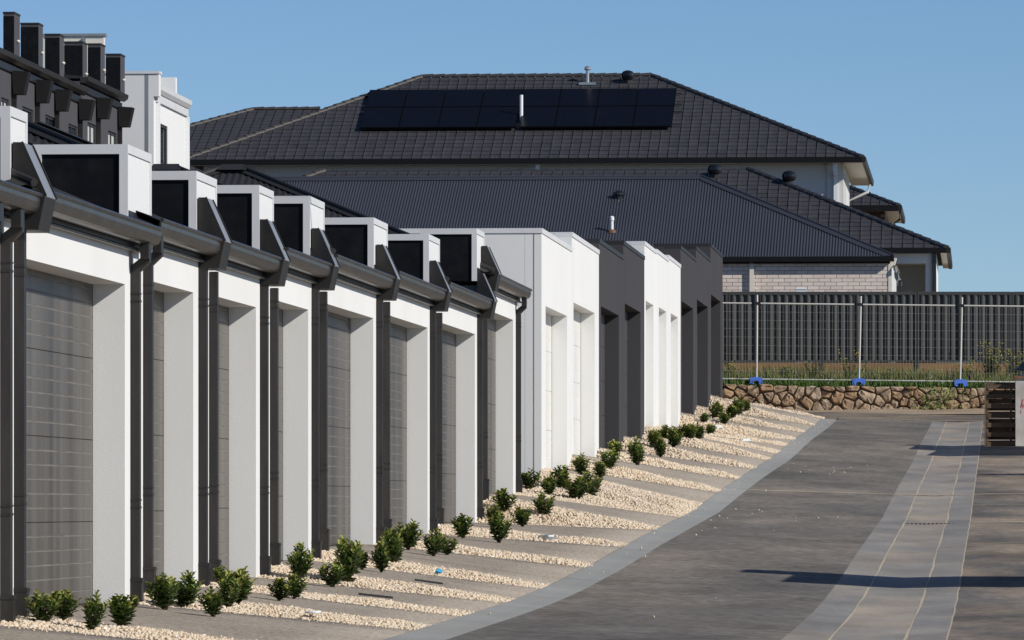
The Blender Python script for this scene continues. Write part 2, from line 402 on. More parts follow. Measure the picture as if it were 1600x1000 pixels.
# ------------------------------------------------------------------ ground, lane, kerb, drain
def sheet(name, ws, Ys, zfun, m, kind='structure', jit=0.0, label=None, solid=0.0):
    nw, ny = len(ws), len(Ys)
    V = np.zeros((ny, nw, 3))
    for j, Y in enumerate(Ys):
        for i, w in enumerate(ws):
            ww = w(Y) if callable(w) else w
            ww += (random.uniform(-jit, jit) if jit else 0)
            V[j, i] = W(ww, Y, zfun(ww, Y))
    idx = np.arange(ny * nw).reshape(ny, nw)
    Q = np.stack([idx[:-1, :-1], idx[:-1, 1:], idx[1:, 1:], idx[1:, :-1]], -1).reshape(-1, 4)
    V = V.reshape(-1, 3)
    if solid:
        n = len(V)
        V = np.concatenate([V, V - np.array([0, 0, solid])])
        loop = list(idx[0, :]) + list(idx[1:, -1]) + list(idx[-1, -2::-1]) + list(idx[-2:0:-1, 0])
        S = np.array([[loop[i], loop[i] + n, loop[(i + 1) % len(loop)] + n, loop[(i + 1) % len(loop)]] for i in range(len(loop))])
        Q = np.concatenate([Q, S])
    o = part(name, np_mesh(name, V, Q, m))
    o['kind'] = kind
    if label: o['label'] = label
    return o

# terrain to the horizon (kept below every built surface)
tx = np.concatenate([[-4000, -1500, -500, -200, -100], np.arange(-60, 61, 6.0), [100, 200, 500, 1500, 4000]])
ty = np.concatenate([[-400, -100, -40], np.arange(0, 149, 6), [147, 149.2, 150.5, 153, 156, 165, 180, 205, 300, 700, 2000, 6000]])
TV = np.array([[(x, y, (zk(y) - 0.45 if y < 148 else float(np.interp(y, [148, 149.2, 150.5, 156, 180, 250, 6000], [1.9, 2.3, 2.75, 3.2, 3.6, 3.9, 3.9])))) for x in tx] for y in ty]).reshape(-1, 3)
ti = np.arange(len(TV)).reshape(len(ty), len(tx))
TQ = np.stack([ti[:-1, :-1], ti[:-1, 1:], ti[1:, 1:], ti[1:, :-1]], -1).reshape(-1, 4)
o = part('ground', np_mesh('ground', TV, TQ, M['terrain'])); o['kind'] = 'structure'

YS = list(np.concatenate([np.arange(18, 140, 1.0), np.arange(140, 143.01, 0.5)]))
dl = lambda k: (lambda Y: k + 0.003 * (Y - 45))
sheet('asphalt_lane', [lambda Y: wk(Y) + KW, dl(3.0), dl(3.6), dl(4.2), dl(4.68)], YS, lane_z, M['asphalt'], jit=0.0)
def wob(k, a=0.003):
    return lambda Y: k + 0.003 * (Y - 45) + a * math.sin(Y * 1.7 + k * 9) + a * 0.8 * math.sin(Y * 4.3 + k * 5)
sheet('drain_edge_strip', [dl(4.68), wob(5.00)], YS, lane_z, M['drain_blue'])
sheet('drain_joint', [wob(5.00), lambda Y: wob(5.00)(Y) + 0.020 + 0.006 * math.sin(Y * 0.9)], YS, lambda w, Y: lane_z(w, Y) - 0.002, M['sand'])
sheet('drain_invert', [lambda Y: wob(5.00)(Y) + 0.020 + 0.006 * math.sin(Y * 0.9), dl(5.3), wob(5.55)], YS, lane_z, M['drain'])
sheet('drain_joint', [wob(5.55), lambda Y: wob(5.55)(Y) + 0.022 + 0.008 * math.sin(Y * 0.7 + 1)], YS, lambda w, Y: lane_z(w, Y) - 0.002, M['sand'])
sheet('drain_edge_strip', [lambda Y: wob(5.55)(Y) + 0.022 + 0.008 * math.sin(Y * 0.7 + 1), wob(5.87, 0.003)], YS, lane_z, M['drain_blue'])
sheet('drain_joint', [wob(5.87, 0.003), lambda Y: wob(5.87, 0.003)(Y) + 0.014], YS, lambda w, Y: lane_z(w, Y) - 0.001, M['sand'])
sheet('asphalt_verge', [lambda Y: wob(5.87, 0.003)(Y) + 0.014, dl(6.8), dl(8.0), dl(10.0), dl(14.0)], YS, lane_z, M['asphalt_dirty'])
# cross lane beyond the last garage, and the sandy verge under the stone wall
YC = [143.0, 143.6, 144.2, 144.8, 145.4, 146.0, 146.6]
def corner_in(Y): return wk(Y) + KW - 0.55 * max(0, (Y - 142.99)) ** 1.0 if Y < 144.0 else -26.0
XZ = lambda w, Y: lane_z(max(w, 2.46), Y)
sheet('cross_lane', [-26.0, -12.0, -4.0, 0.0, 1.2, 2.0, 2.46, 4.68, 5.88, 8, 14.0], [144.05, 144.6, 145.2, 145.8, 146.6], XZ, M['asphalt_sandy'])
# kerb strip with a tight radius at the far corner, cast in bays with narrow joints
path = [(wk(Y), Y) for Y in np.arange(18, 141.6, 0.8)]
c0w, c0Y, rad = wk(141.6) - 1.9, 141.6, 1.9
path += [(c0w + rad * math.cos(a), c0Y + rad * math.sin(a)) for a in np.linspace(0.12, math.pi / 2, 9)]
path += [(w, c0Y + rad) for w in (-0.6, -2, -6, -14, -26)]
kb = MB(); bay = 0
def offp(i, d):
    a, b = path[max(i - 1, 0)], path[min(i + 1, len(path) - 1)]
    dx, dy = b[0] - a[0], b[1] - a[1]; l = math.hypot(dx, dy)
    return path[i][0] + dy / l * d, path[i][1] - dx / l * d
prof = [(0.0, -0.12), (0.0, 0.018), (0.02, 0.022), (0.20, 0.004), (KW, -0.004), (KW, -0.12)]
for i in range(len(path) - 1):
    ring = []
    for j in (i, i + 1):
        row = []
        for d, h in prof:
            w, Y = offp(j, d)
            row.append(W(w, Y, zk(Y) + h))
        ring.append(row)
    if i % 4 == 3 and i < len(path) - 8:
        ring[1] = [p + (q - p) * 0.985 for p, q in zip(ring[0], ring[1])]
    n = len(prof)
    kb.add(ring[0] + ring[1], [(k, k + 1, n + k + 1, n + k) for k in range(n - 1)] + [tuple(range(n)), tuple(range(2 * n - 1, n - 1, -1))])
o = kb.put('kerb', M['kerb']); o['kind'] = 'structure'
# asphalt filling the rounded corner
cf = MB()
arc = [(c0w + (rad + KW) * math.cos(a), c0Y + (rad + KW) * math.sin(a)) for a in np.linspace(0.0, math.pi / 2, 10)]
poly = [W(w, Y, lane_z(max(w, 2.46), Y) - 0.004) for w, Y in arc if Y > 141.6]
far = W(wk(143) + KW + 0.02, 144.05, lane_z(2.46, 144.05) - 0.004)
for p, q in zip(poly[:-1], poly[1:]): cf.add([p, q, far], [(0, 1, 2)])
cf.add([poly[-1], W(-26, c0Y + rad + KW, zk(143.9)), W(-26, 144.05, zk(144.05)), W(0, 144.05, zk(144.05)), far], [(0, 1, 2, 3, 4)])
o = cf.put('cross_lane_corner', M['asphalt_sandy']); o['kind'] = 'structure'
sheet('cross_lane_edge', [dl(2.46), dl(4.68), dl(5.88), dl(14.0)], [143.0, 143.5, 144.05], lambda w, Y: lane_z(w, Y) - 0.002, M['asphalt_sandy'])
def verge_z(w, Y): return zk(146.6) - 0.06 + (Y - 146.6) * 0.09 + 0.02 * math.sin(w * 2.1) * (Y > 146.8)
sheet('sand_verge', list(np.arange(-26, 14.1, 1.0)), [146.6, 147.0, 147.5, 148.0, 148.6, 149.4], verge_z, M['sand_verge'])
# cross joints with blown sand
for Yj, w0, w1, wd in ((91.0, wk(91) + KW, 12, 0.26), (79.3, 5.98, 12, 0.40), (86.5, 5.98, 12, 0.12), (70.5, 5.98, 12, 0.12)):
    sheet('sand_streak', list(np.arange(w0 + .02, w1, 0.5)), [Yj, Yj + wd * 0.5, Yj + wd], lambda w, Y: lane_z(w, Y) + 0.004, M['sand_streak'], jit=0.0)

# ------------------------------------------------------------------ aprons and gravel
ORD = ['first', 'second', 'third', 'fourth', 'fifth', 'sixth', 'seventh', 'eighth', 'ninth', 'tenth']
UD = {u[0]: u for u in UNITS}
for k, a, b, oa, ob in UNITS:
    e_ = 0.30 if k in 'abcdfgh' else 0.14
    lo, hi = oa - min(e_, oa - a + .1), ob + e_
    Ys = np.linspace(lo, hi, 7)
    sheet('driveway', [-0.30, -0.02, 0.5, 1.0, 1.5, lambda Y: wk(Y) - 0.008], Ys, lambda w, Y, k=k: (FLOOR[k] * (1 - min(max(w / wk(Y), 0), 1)) + zk(Y) * min(max(w / wk(Y), 0), 1)) + 0.012, M['apron'], solid=0.25)

phi = (1 + 5 ** 0.5) / 2
IV = np.array([(-1, phi, 0), (1, phi, 0), (-1, -phi, 0), (1, -phi, 0), (0, -1, phi), (0, 1, phi), (0, -1, -phi), (0, 1, -phi), (phi, 0, -1), (phi, 0, 1), (-phi, 0, -1), (-phi, 0, 1)]) / math.hypot(1, phi)
IF = np.array([(0, 11, 5), (0, 5, 1), (0, 1, 7), (0, 7, 10), (0, 10, 11), (1, 5, 9), (5, 11, 4), (11, 10, 2), (10, 7, 6), (7, 1, 8), (3, 9, 4), (3, 4, 2), (3, 2, 6), (3, 6, 8), (3, 8, 9), (4, 9, 5), (2, 4, 11), (6, 2, 10), (8, 6, 7), (9, 8, 1)])
def stones_mesh(name, P, S, m):
    """P: positions (n,3), S: sizes (n)"""
    n = len(P)
    A = rng.normal(size=(n, 3, 3)); Q, _ = np.linalg.qr(A)
    jit = 1 + rng.uniform(-0.22, 0.22, size=(n, 12, 1))
    flat = np.stack([rng.uniform(0.8, 1.25, n), rng.uniform(0.7, 1.1, n), rng.uniform(0.5, 0.8, n)], -1)
    V = (IV[None] * jit) * flat[:, None, :] * S[:, None, None]
    V = np.einsum('nij,nkj->nki', Q, V) + P[:, None, :]
    Fs = IF[None] + (np.arange(n) * 12)[:, None, None]
    return np_mesh(name, V.reshape(-1, 3), Fs.reshape(-1, 3), m)
GAPS = []
for i in range(len(UNITS) - 1):
    ea = 0.30 if UNITS[i][0] in 'abcdfgh' else 0.14; eb = min(0.30 if UNITS[i + 1][0] in 'abcdfgh' else 0.14, UNITS[i + 1][3] - UNITS[i + 1][1] + .1)
    GAPS.append((UNITS[i][4] + ea, UNITS[i + 1][3] - eb, UNITS[i][0], UNITS[i + 1][0]))
GAPS.append((142.30, 143.25, 'h', None))
GLABEL = ['beside the leftmost downpipes, nearest of all the strips', 'between the wide nearest door and the first narrow one', 'below the second parapet fin from the left', 'below the third parapet fin from the left',
          'below the fourth parapet fin, before the streaked doors', 'below the fifth parapet fin from the left', 'below the sixth parapet fin from the left', 'just before the last low garage', 'that is broadest, below the tall white side wall',
          'between the two tall white fronts', 'where the white fronts turn charcoal', 'between the first two charcoal fronts', 'between charcoal front and narrow white trio', 'at the first gap of the narrow white trio', 'at the second gap of the narrow white trio',
          'where the far charcoal fronts begin', 'between first and second far charcoal openings', 'before the last charcoal opening', 'at the very end of the row, by the stone wall']
for gi, (a, b, ka, kb_) in enumerate(GAPS):
    # ragged edges over the concrete
    za = (lambda w, Y: yard_z(w, Y) + mound(w, Y, a, b) * (1.0 if b - a < 3 else 1.6)) if kb_ else (lambda w, Y: yard_z(w, min(Y, 142.0)) * 1 + (zk(Y) - zk(min(Y, 142.0))) * min(max(w / wk(Y), 0), 1) + mound(w, Y, a, b))
    root = thing('gravel_bed', '', None, W(0, (a + b) / 2, 0), 0)
    loc = root.location
    Ys = np.linspace(a, b, 7); ws = [-0.02, 0.3, 0.7, 1.1, 1.5, 1.8, 2.0]
    def zz(w, Y): return za(w, Y)
    nw, ny = len(ws) + 1, len(Ys)
    V = []
    for Y in Ys:
        for w in ws + [wk(Y) - 0.01]:
            V.append(W(w, Y, zz(w, Y) - 0.012))
    idx = np.arange(nw * ny).reshape(ny, nw)
    Q = np.stack([idx[:-1, :-1], idx[:-1, 1:], idx[1:, 1:], idx[1:, :-1]], -1).reshape(-1, 4)
    V = np.array([tuple(p - loc) for p in V])
    n0 = len(V); V = np.concatenate([V, V - np.array([0, 0, 0.3])])
    loop = list(idx[0, :]) + list(idx[1:, -1]) + list(idx[-1, -2::-1]) + list(idx[-2:0:-1, 0])
    S = np.array([[loop[i], loop[i] + n0, loop[(i + 1) % len(loop)] + n0, loop[(i + 1) % len(loop)]] for i in range(len(loop))])
    base = part('bed_base', np_mesh('bed_base', V, np.concatenate([Q, S]), M['gravel_bed']), root)
    size = 0.0135 if a < 60 else 0.0165 if a < 90 else 0.021
    area = (b - a) * 2.15
    n = int(area / (size * size * 2.4))
    w = rng.uniform(0.0, 1.0, n); t = rng.uniform(-0.05, 1.05, n)
    P = []
    for wi, tt in zip(w, t):
        Y = a + tt * (b - a)
        ww = wi * (wk(Y) + 0.02)
        P.append(W(ww, Y, zz(ww, Y)))
    P = np.array([tuple(p) for p in P]) - np.array(loc)
    P[:, 2] += rng.uniform(-0.4, 0.7, n) * size
    Sz = size * rng.uniform(0.5, 1.55, n)
    # strays rolled onto the concrete beside the bed
    ns = 110
    w2 = rng.uniform(0.05, 1.0, ns); side = rng.integers(0, 2, ns); off = np.abs(rng.normal(0, 0.16, ns)) + 0.02
    P2 = []
    for wi, sd, of in zip(w2, side, off):
        Y = (a - of) if sd == 0 else (b + of)
        ww = wi * wk(Y)
        kk = ka if sd == 0 else kb_
        if kk is None: continue
        z = FLOOR[kk] * (1 - wi) + zk(Y) * wi + 0.014
        P2.append(tuple(W(ww, Y, z) - loc))
    if P2:
        P = np.concatenate([P, np.array(P2)]); Sz = np.concatenate([Sz, size * rng.uniform(0.4, 0.9, len(P2))])
    g = part('gravel', stones_mesh('gravel', P, Sz, M['gravel']), root); g['kind'] = 'stuff'
    root['kind'] = 'stuff'
    root['label'] = 'cream gravel strip ' + GLABEL[gi]
# scattered stones on the lane
P = []
for _ in range(34):
    Y = random.choice([random.gauss(104, 3), random.gauss(80, 3), random.uniform(46, 110)]); w = wk(Y) + KW + abs(random.gauss(0, 0.9)) + 0.02
    if w > 4.4: continue
    P.append(tuple(W(w, Y, lane_z(w, Y) + 0.006)))
for _ in range(36):
    Y = random.uniform(45, 140); w = wk(Y) + random.uniform(0, 0.3)
    P.append(tuple(W(w, Y, zk(Y) + 0.02)))
o = part('loose_gravel', stones_mesh('loose_gravel', np.array(P), rng.uniform(0.008, 0.018, len(P)), M['gravel'])); o['kind'] = 'stuff'
o['label'] = 'loose cream pebbles scattered on the kerb and the asphalt lane'

# ------------------------------------------------------------------ low white garages
GG = 'row of attached garages along the lane'
def ribbed_panel(h, y0, y1, pitch=0.098, groove=0.006, depth=0.0022, nv=5):
    """one door section: fine pressed lines across its face; face at x=0"""
    prof = [(-0.035, 0.001)]
    prof.append((-0.005, 0.001)); prof.append((0.0, 0.005))
    z = pitch
    while z < h - 0.03:
        prof += [(0.0, z - groove), (-depth, z - groove * 0.3), (-depth * .9, z + groove * 0.2), (0.0, z + groove)]
        z += pitch
    prof += [(0.0, h - 0.005), (-0.005, h - 0.001), (-0.035, h - 0.001)]
    mb = MB(); mb.extr(prof, y0, y1, 'y')
    for i in range(len(prof)):        # paler colour on the pressed lines
        a, b = prof[i], prof[(i + 1) % len(prof)]
        if min(a[0], b[0]) > -0.004 and (a[0] < -0.0001 or b[0] < -0.0001): mb.m[2 + i] = 1
    return mb

def add_door(root, yo0, yo1, mat_, z0, ho, x, n=4, pitch=0.098):
    d = part('garage_door', MB().box(x - 0.075, x - 0.040, yo0, yo1, z0, z0 + ho).mesh('garage_door', M['dark_gap']), root)
    h = (ho - 0.02) / n
    me = None
    for i in range(n):
        if me is None: me = ribbed_panel(h, yo0 + 0.016, yo1 - 0.022, pitch).mesh('door_panel', [mat_, M['door_line'] if mat_ is M['door_grey'] else mat_])
        part('door_panel', me, d, (x, 0, z0 + 0.012 + i * h))
    return d

FIN = [(0.0, .757), (.05, .757), (.206, .41), (.163, .20), (0.0, .20)]
FIN_NEAR = {'g0': 38.15, 'g2': 47.2, 'g3': 51.22, 'g4': 55.2, 'g5': 61.1, 'g6': 67.05, 'g7': 73.35}
BOX = {'g1': (38.05, 38.75), 'g2': (43.3, 44.55), 'g3': (47.09, 48.36), 'g4': (51.19, 52.25), 'g5': (55.05, 56.3), 'g6': (60.85, 62.3), 'g7': (66.93, 68.3), 'g8': (73.3, 74.45)}
PIPES = {'g0': [36.9, 37.70], 'g1': [38.24, 43.47], 'g2': [44.13, 47.25], 'g3': [47.90, 51.28], 'g4': [52.0, 55.23], 'g5': [55.9, 61.13], 'g6': [61.85, 67.08], 'g7': [67.85, 73.38], 'g8': [74.1, 79.48]}
GLAB = {'g0': 'nearest white garage, cut off by the left edge, only its last downpipe showing',
        'g1': 'wide white garage with ribbed grey door, nearest one shown whole',
        'g2': 'narrow white garage just past the wide nearest one, no parapet fin before it',
        'g3': 'narrow white garage between the second and third parapet fins from the left',
        'g4': 'narrow white garage before the taller streaked grey door starts',
        'g5': 'white garage with streaked grey door showing, fifth door from the left',
        'g6': 'white garage with grey door, sixth door from the left',
        'g7': 'white garage with grey door, last one before the roof steps up',
        'g8': 'last low white garage, its gutter raised, beside the tall white side wall'}
def fin_mesh(y0, y1, mats):
    """party-wall parapet end: dark side faces, pale sloping cap between raised dark edges"""
    mb = MB()
    mb.extr(FIN, y0, y1, 'y')
    b = mb
    return mb

def low_garage(k):
    _, a, b, oa, ob = UD[k]
    L = LINT[k]; z0 = FLOOR[k]
    Yc = a
    root = thing('garage', GLAB[k], 'garage', W(0, Yc, 0), group=GG)
    ly = lambda Y: (Y - Yc) / CT
    ya, yb = ly(a) + 0.003, ly(b) - 0.003
    # wall
    mb = MB()
    mb.grid_wall([ya, ly(oa), ly(ob), yb], [z0 - 0.5, z0 + 0.0, L, L + 0.262], {(1, 1)}, 0.0, -0.232, 'x')
    o = mb.put('front_wall', M['render_white'], root, weld=True)
    # ground sill fills the opening below the floor; hidden side walls close the garage
    mb = MB(); mb.box(-6.9, -0.34, ya + 0.004, ya + 0.12, z0 - 0.3, L + 0.3); mb.box(-6.9, -0.34, yb - 0.12, yb - 0.004, z0 - 0.3, L + 0.3)
    mb.box(-7.05, -6.9, ya, yb, z0 - 0.3, L + 0.3)
    if k == 'g8': mb.box(-0.34, -0.233, yb - 0.12, yb - 0.004, z0 - 0.3, L + 0.262)
    mb.put('side_wall', M['render_white'], root)
    add_door(root, ly(oa) - 0.05, ly(ob) + 0.0, M['door_grey'], z0, HO + 0.06, -0.232)
    # fascia, soffit trim and gutter
    g0 = FIN_NEAR.get({'g1': 'g0', 'g3': 'g2', 'g4': 'g3', 'g5': 'g4', 'g6': 'g5', 'g7': 'g6', 'g8': 'g7'}.get(k), None)
    gy0 = (ly(g0) + 0.46) if g0 else ya
    if k == 'g8': gy0 = ly(74.0) + 0.46
    gy1 = ly(FIN_NEAR[k]) - 0.004 if k in FIN_NEAR else yb + 0.02
    if k == 'g0': gy1 = ly(38.14)
    MB().box(-0.02, 0.035, gy0, gy1, L + 0.275, L + 0.405).put('fascia', M['steel_dark'], root)
    MB().extr([(0.003, L + .250), (0.052, L + .244), (0.056, L + .258), (0.040, L + .273), (0.003, L + .273)], gy0, gy1, 'y').put('soffit_trim', M['trim_metal'], root)
    gp = [(.037, .405), (.037, .315), (.060, .300), (.125, .300), (.155, .312), (.170, .335), (.178, .372), (.180, .402), (.192, .406), (.198, .418), (.192, .430), (.178, .432), (.170, .424), (.166, .395), (.160, .345), (.145, .325), (.12, .314), (.062, .314), (.050, .325), (.050, .405)]
    MB().extr([(x, L + z) for x, z in gp], gy0, gy1, 'y').put('gutter', M['steel_gutter'], root)
    # gutter end cap
    if k in ('g1', 'g8'):
        MB().extr([(x, L + z) for x, z in gp[:14]], gy1, gy1 + 0.006, 'y').put('gutter_end_cap', M['steel_dark'], root)
    # roof: 22.7 degree corrugated hip
    roof(root, k, ya, yb, L + 0.405)
    # dormer box standing on the roof edge
    if k in BOX:
        dormer(root, ly(BOX[k][0]), ly(BOX[k][1]), L + 0.30, L + 0.94)
    # parapet fin with pale sloping cap
    fins = []
    if k in FIN_NEAR: fins.append((ly(FIN_NEAR[k]), L))
    if k == 'g8': fins.append((ly(74.0), L))
    for fy, LL in fins:
        mb = MB(); mb.extr([(x, LL + z) for x, z in FIN], fy, fy + 0.45, 'y')
        fo = mb.put('parapet_fin', M['steel_dark'], root)
        n = Vector((.41 - .757, 0, .05 - .206)); n = Vector((.347, 0, .156)).normalized()
        p0, p1 = Vector((.052, 0, LL + .757)), Vector((.206, 0, LL + .412))
        q = MB(); q.add([p0 + n * .004 + Vector((0, fy + .028, 0)), p1 + n * .004 + Vector((0, fy + .028, 0)), p1 + n * .004 + Vector((0, fy + .422, 0)), p0 + n * .004 + Vector((0, fy + .422, 0)),
                         p0 - n * .004 + Vector((0, fy + .028, 0)), p1 - n * .004 + Vector((0, fy + .028, 0)), p1 - n * .004 + Vector((0, fy + .422, 0)), p0 - n * .004 + Vector((0, fy + .422, 0))],
                        [(0, 1, 2, 3), (4, 7, 6, 5), (0, 4, 5, 1), (1, 5, 6, 2), (2, 6, 7, 3), (3, 7, 4, 0)])
        q.put('cap_flashing', M['flash_grey'], fo)
        for yy in (fy, fy + .434):
            e = MB()
            e.extr([(p0.x, p0.z), (p0.x + n.x * .014, p0.z + n.z * .014), (p1.x + n.x * .014, p1.z + n.z * .014), (p1.x, p1.z)], yy, yy + .016, 'y')
            e.put('cap_edge', M['steel_dark'], fo)
    # downpipes
    for i, Yp in enumerate(PIPES[k]):
        y = ly(Yp)
        under_fin = (k in FIN_NEAR and i == 1) or (k in ('g1', 'g3', 'g4', 'g5', 'g6', 'g7', 'g8') and i == 0)
        if k == 'g0': under_fin = False
        top = L + 0.20 if under_fin else L + 0.10
        if i == 0 and under_fin:
            top = LINT['g' + str(int(k[1]) - 1)] + 0.20 if k != 'g8' else L + .20
        downpipe(root, y, z0, top, offset=not under_fin, L=L, seed=Yp)
    return root

def downpipe(root, y, z0, top, offset, L, seed):
    r = random.Random(seed)
    zb = z0 - 0.22
    MBp = MB().box(0.006, 0.066, y - 0.048, y + 0.048, z0 + 0.10, top)
    d = MBp.put('downpipe', M['pipe_dark'], root)
    if offset:   # rain box and set-back bend below the gutter
        e = MB()
        e.extr([(0.006, L + .10), (0.066, L + .10), (0.140, L + .17), (0.140, L + .30), (0.082, L + .30), (0.082, L + .205), (0.006, L + .145)], y - .048, y + .048, 'y')
        e.put('pipe_bend', M['pipe_dark'], d)
        MB().box(0.088, 0.150, y - .16, y - .052, L + .19, L + .30).put('rain_box', M['steel_dark'], d)
    for zz in (z0 + 0.70 + r.uniform(-.04, .04), z0 + 2.24 - r.uniform(0.02, .08)):
        b = MB(); b.box(0.002, 0.070, y - 0.053, y + 0.053, zz, zz + 0.016); b.box(0.002, 0.070, y - 0.053, y + 0.053, zz + 0.055, zz + 0.067)
        b.put('pipe_bracket', M['steel_dark'], d)
    s = MB(); s.box(0.001, 0.084, y - 0.056, y + 0.056, zb, z0 + 0.19); s.box(-0.0, 0.089, y - 0.061, y + 0.061, z0 + 0.165, z0 + 0.183)
    s.put('pipe_socket', M['steel_dark'], d)

def roof(root, k, ya, yb, ze):
    """hip roof section; front hip where a new roof starts, corrugated sheets with capping on the hips"""
    w0, run, p = 0.17, 3.66, 0.418
    hip = k in ('g1', 'g5', 'g7', 'g8')
    zr = ze + run * p
    wr = w0 - run
    y1 = yb
    pitch = 0.088
    t = 0.0085
    sheetm = M['roof_steel']
    def strip(edge_fun, n, name):
        pass
    if hip:
        # camera-facing hip end: ribs run up the slope
        nx = int((2 * run) / pitch * 4); V, Q = [], []
        for i in range(nx + 1):
            w = w0 - 2 * run * i / nx
            d = min(w0 - w, w - (w0 - 2 * run)); d = min(d, run - 0.15)
            ph = 2 * math.pi * (w / pitch)
            h = t * math.cos(ph)
            V += [(w, ya + 0.05 - 0, ze + h), (w, ya + 0.05 + d, ze + d * p + h)]
            if i: Q.append((2 * i - 2, 2 * i, 2 * i + 1, 2 * i - 1))
        part('hip_end_sheet', np_mesh('hip_end_sheet', V, Q, sheetm), root)
        ys0 = lambda d: ya + 0.05 + d
        cap = MB()
        for sgn in (0, 1):
            wA, wB = (w0, w0 - run + .15) if sgn == 0 else (w0 - 2 * run, w0 - run - .15)
            dd = run - .15
            A = Vector((wA, ya + .05, ze)); B = Vector((wB, ya + .05 + dd, ze + dd * p))
            s = 1 if sgn == 0 else -1
            # folded capping: lap down on the end sheet and a rolled ridge
            lap_e = Vector((-0.11 * s, 0.0, 0.0)); lap_s = Vector((0, 0.11, 0.0))
            up = Vector((0, 0, 0.045))
            vs = [A + lap_e + Vector((0, -.005, .018)), A + up, A + lap_s + Vector((0, 0, .02)), B + lap_e + Vector((0, -.005, .018)), B + up, B + lap_s + Vector((0, 0, .02))]
            cap.add(vs, [(0, 1, 4, 3), (1, 2, 5, 4)])
            cap.tube([A + Vector((0, 0, .045)), B + Vector((0, 0, .045))], 0.028, 8)
        cap.add([(w0 - run - .2, ya + .05 + run - .27, zr - .05), (w0 - run + .2, ya + .05 + run - .27, zr - .05), (w0 - run + .15, ya + .05 + run - .1, zr + .03), (w0 - run - .15, ya + .05 + run - .1, zr + .03)], [(0, 1, 2, 3)])
        cap.put('hip_capping', M['roof_cap'], root)
        y_ridge0 = ya + .05 + run
    else:
        y_ridge0 = ya
    # long slopes
    for s in (0, 1):
        we = w0 if s == 0 else w0 - 2 * run
        L_ = y1 - ya; n = int(L_ / pitch * 3); V, Q = [], []
        for i in range(n + 1):
            y = ya + L_ * i / n
            d = run if not hip else min(run, max(y - ya - .05, 0.0))
            h = t * math.cos(2 * math.pi * y / pitch)
            wt = we - d if s == 0 else we + d
            V += [(we, y, ze + h), (wt, y, ze + d * p + h)]
            if i: Q.append((2 * i - 2, 2 * i, 2 * i + 1, 2 * i - 1))
        part('roof_sheet', np_mesh('roof_sheet', V, Q, sheetm), root)
    mb = MB()
    if y1 > y_ridge0:
        mb.extr([(wr - .17, zr - .05), (wr, zr + .03), (wr + .17, zr - .05), (wr, zr + .01)], y_ridge0 - .1, y1, 'y')
    # gable infill where a roof ends above the next one
    mb.extr([(w0 - .05, ze - .02), (wr, zr - .03), (w0 - 2 * run + .05, ze - .02)], y1 - .03, y1 - .01, 'y')
    if not hip: mb.extr([(w0 - .05, ze - .02), (wr, zr - .03), (w0 - 2 * run + .05, ze - .02)], ya + .01, ya + .03, 'y')
    mb.put('ridge_capping', M['roof_cap'], root)

def dormer(root, y0, y1, zb, zt):
    """white framed box on the roof edge: dark recessed panel on the side towards the camera, white panel to the lane"""
    d = 0.69
    f = MB()
    fr = 0.062
    # side frame towards camera (plane y0)
    f.box(-d, -fr, y0, y0 + .03, zt - .07, zt)                    # top rail
    f.box(-fr, -0.0, y0, y0 + .03, zb, zt)                        # corner stile
    f.box(-d, -d + fr, y0, y0 + .03, zb, zt - .07)                # rear stile
    # front frame (plane x=0)
    f.box(-.03, 0.0, y0 + .03, y1, zt - .062, zt)
    f.box(-.03, 0.0, y1 - .05, y1, zb, zt - .062)
    f.box(-d, -.03, y0 + .03, y1, zt - .02, zt - .002)            # lid
    f.box(-d, -.03, y1 - .03, y1 - .004, zb, zt - .02)
    o = f.put('dormer_frame', M['frame_white'], root)
    MB().box(-d + fr + .002, -fr - .002, y0 + .022, y0 + .03, zb, zt - .072).put('dark_panel', M['panel_dark'], o)
    MB().box(-.03, -.010, y0 + .032, y1 - .052, zb + .03, zt - .064).put('white_panel', M['frame_panel'], o)
    s = MB(); s.extr([(-.03, zb), (.012, zb), (.012, zb + .10), (-.009, zb + .17), (-.03, zb + .17)], y0 + .10, y1 - .02, 'y')
    s.put('dormer_flashing', M['steel_dark'], o)

for k in ('g0', 'g1', 'g2', 'g3', 'g4', 'g5', 'g6', 'g7', 'g8'): low_garage(k)

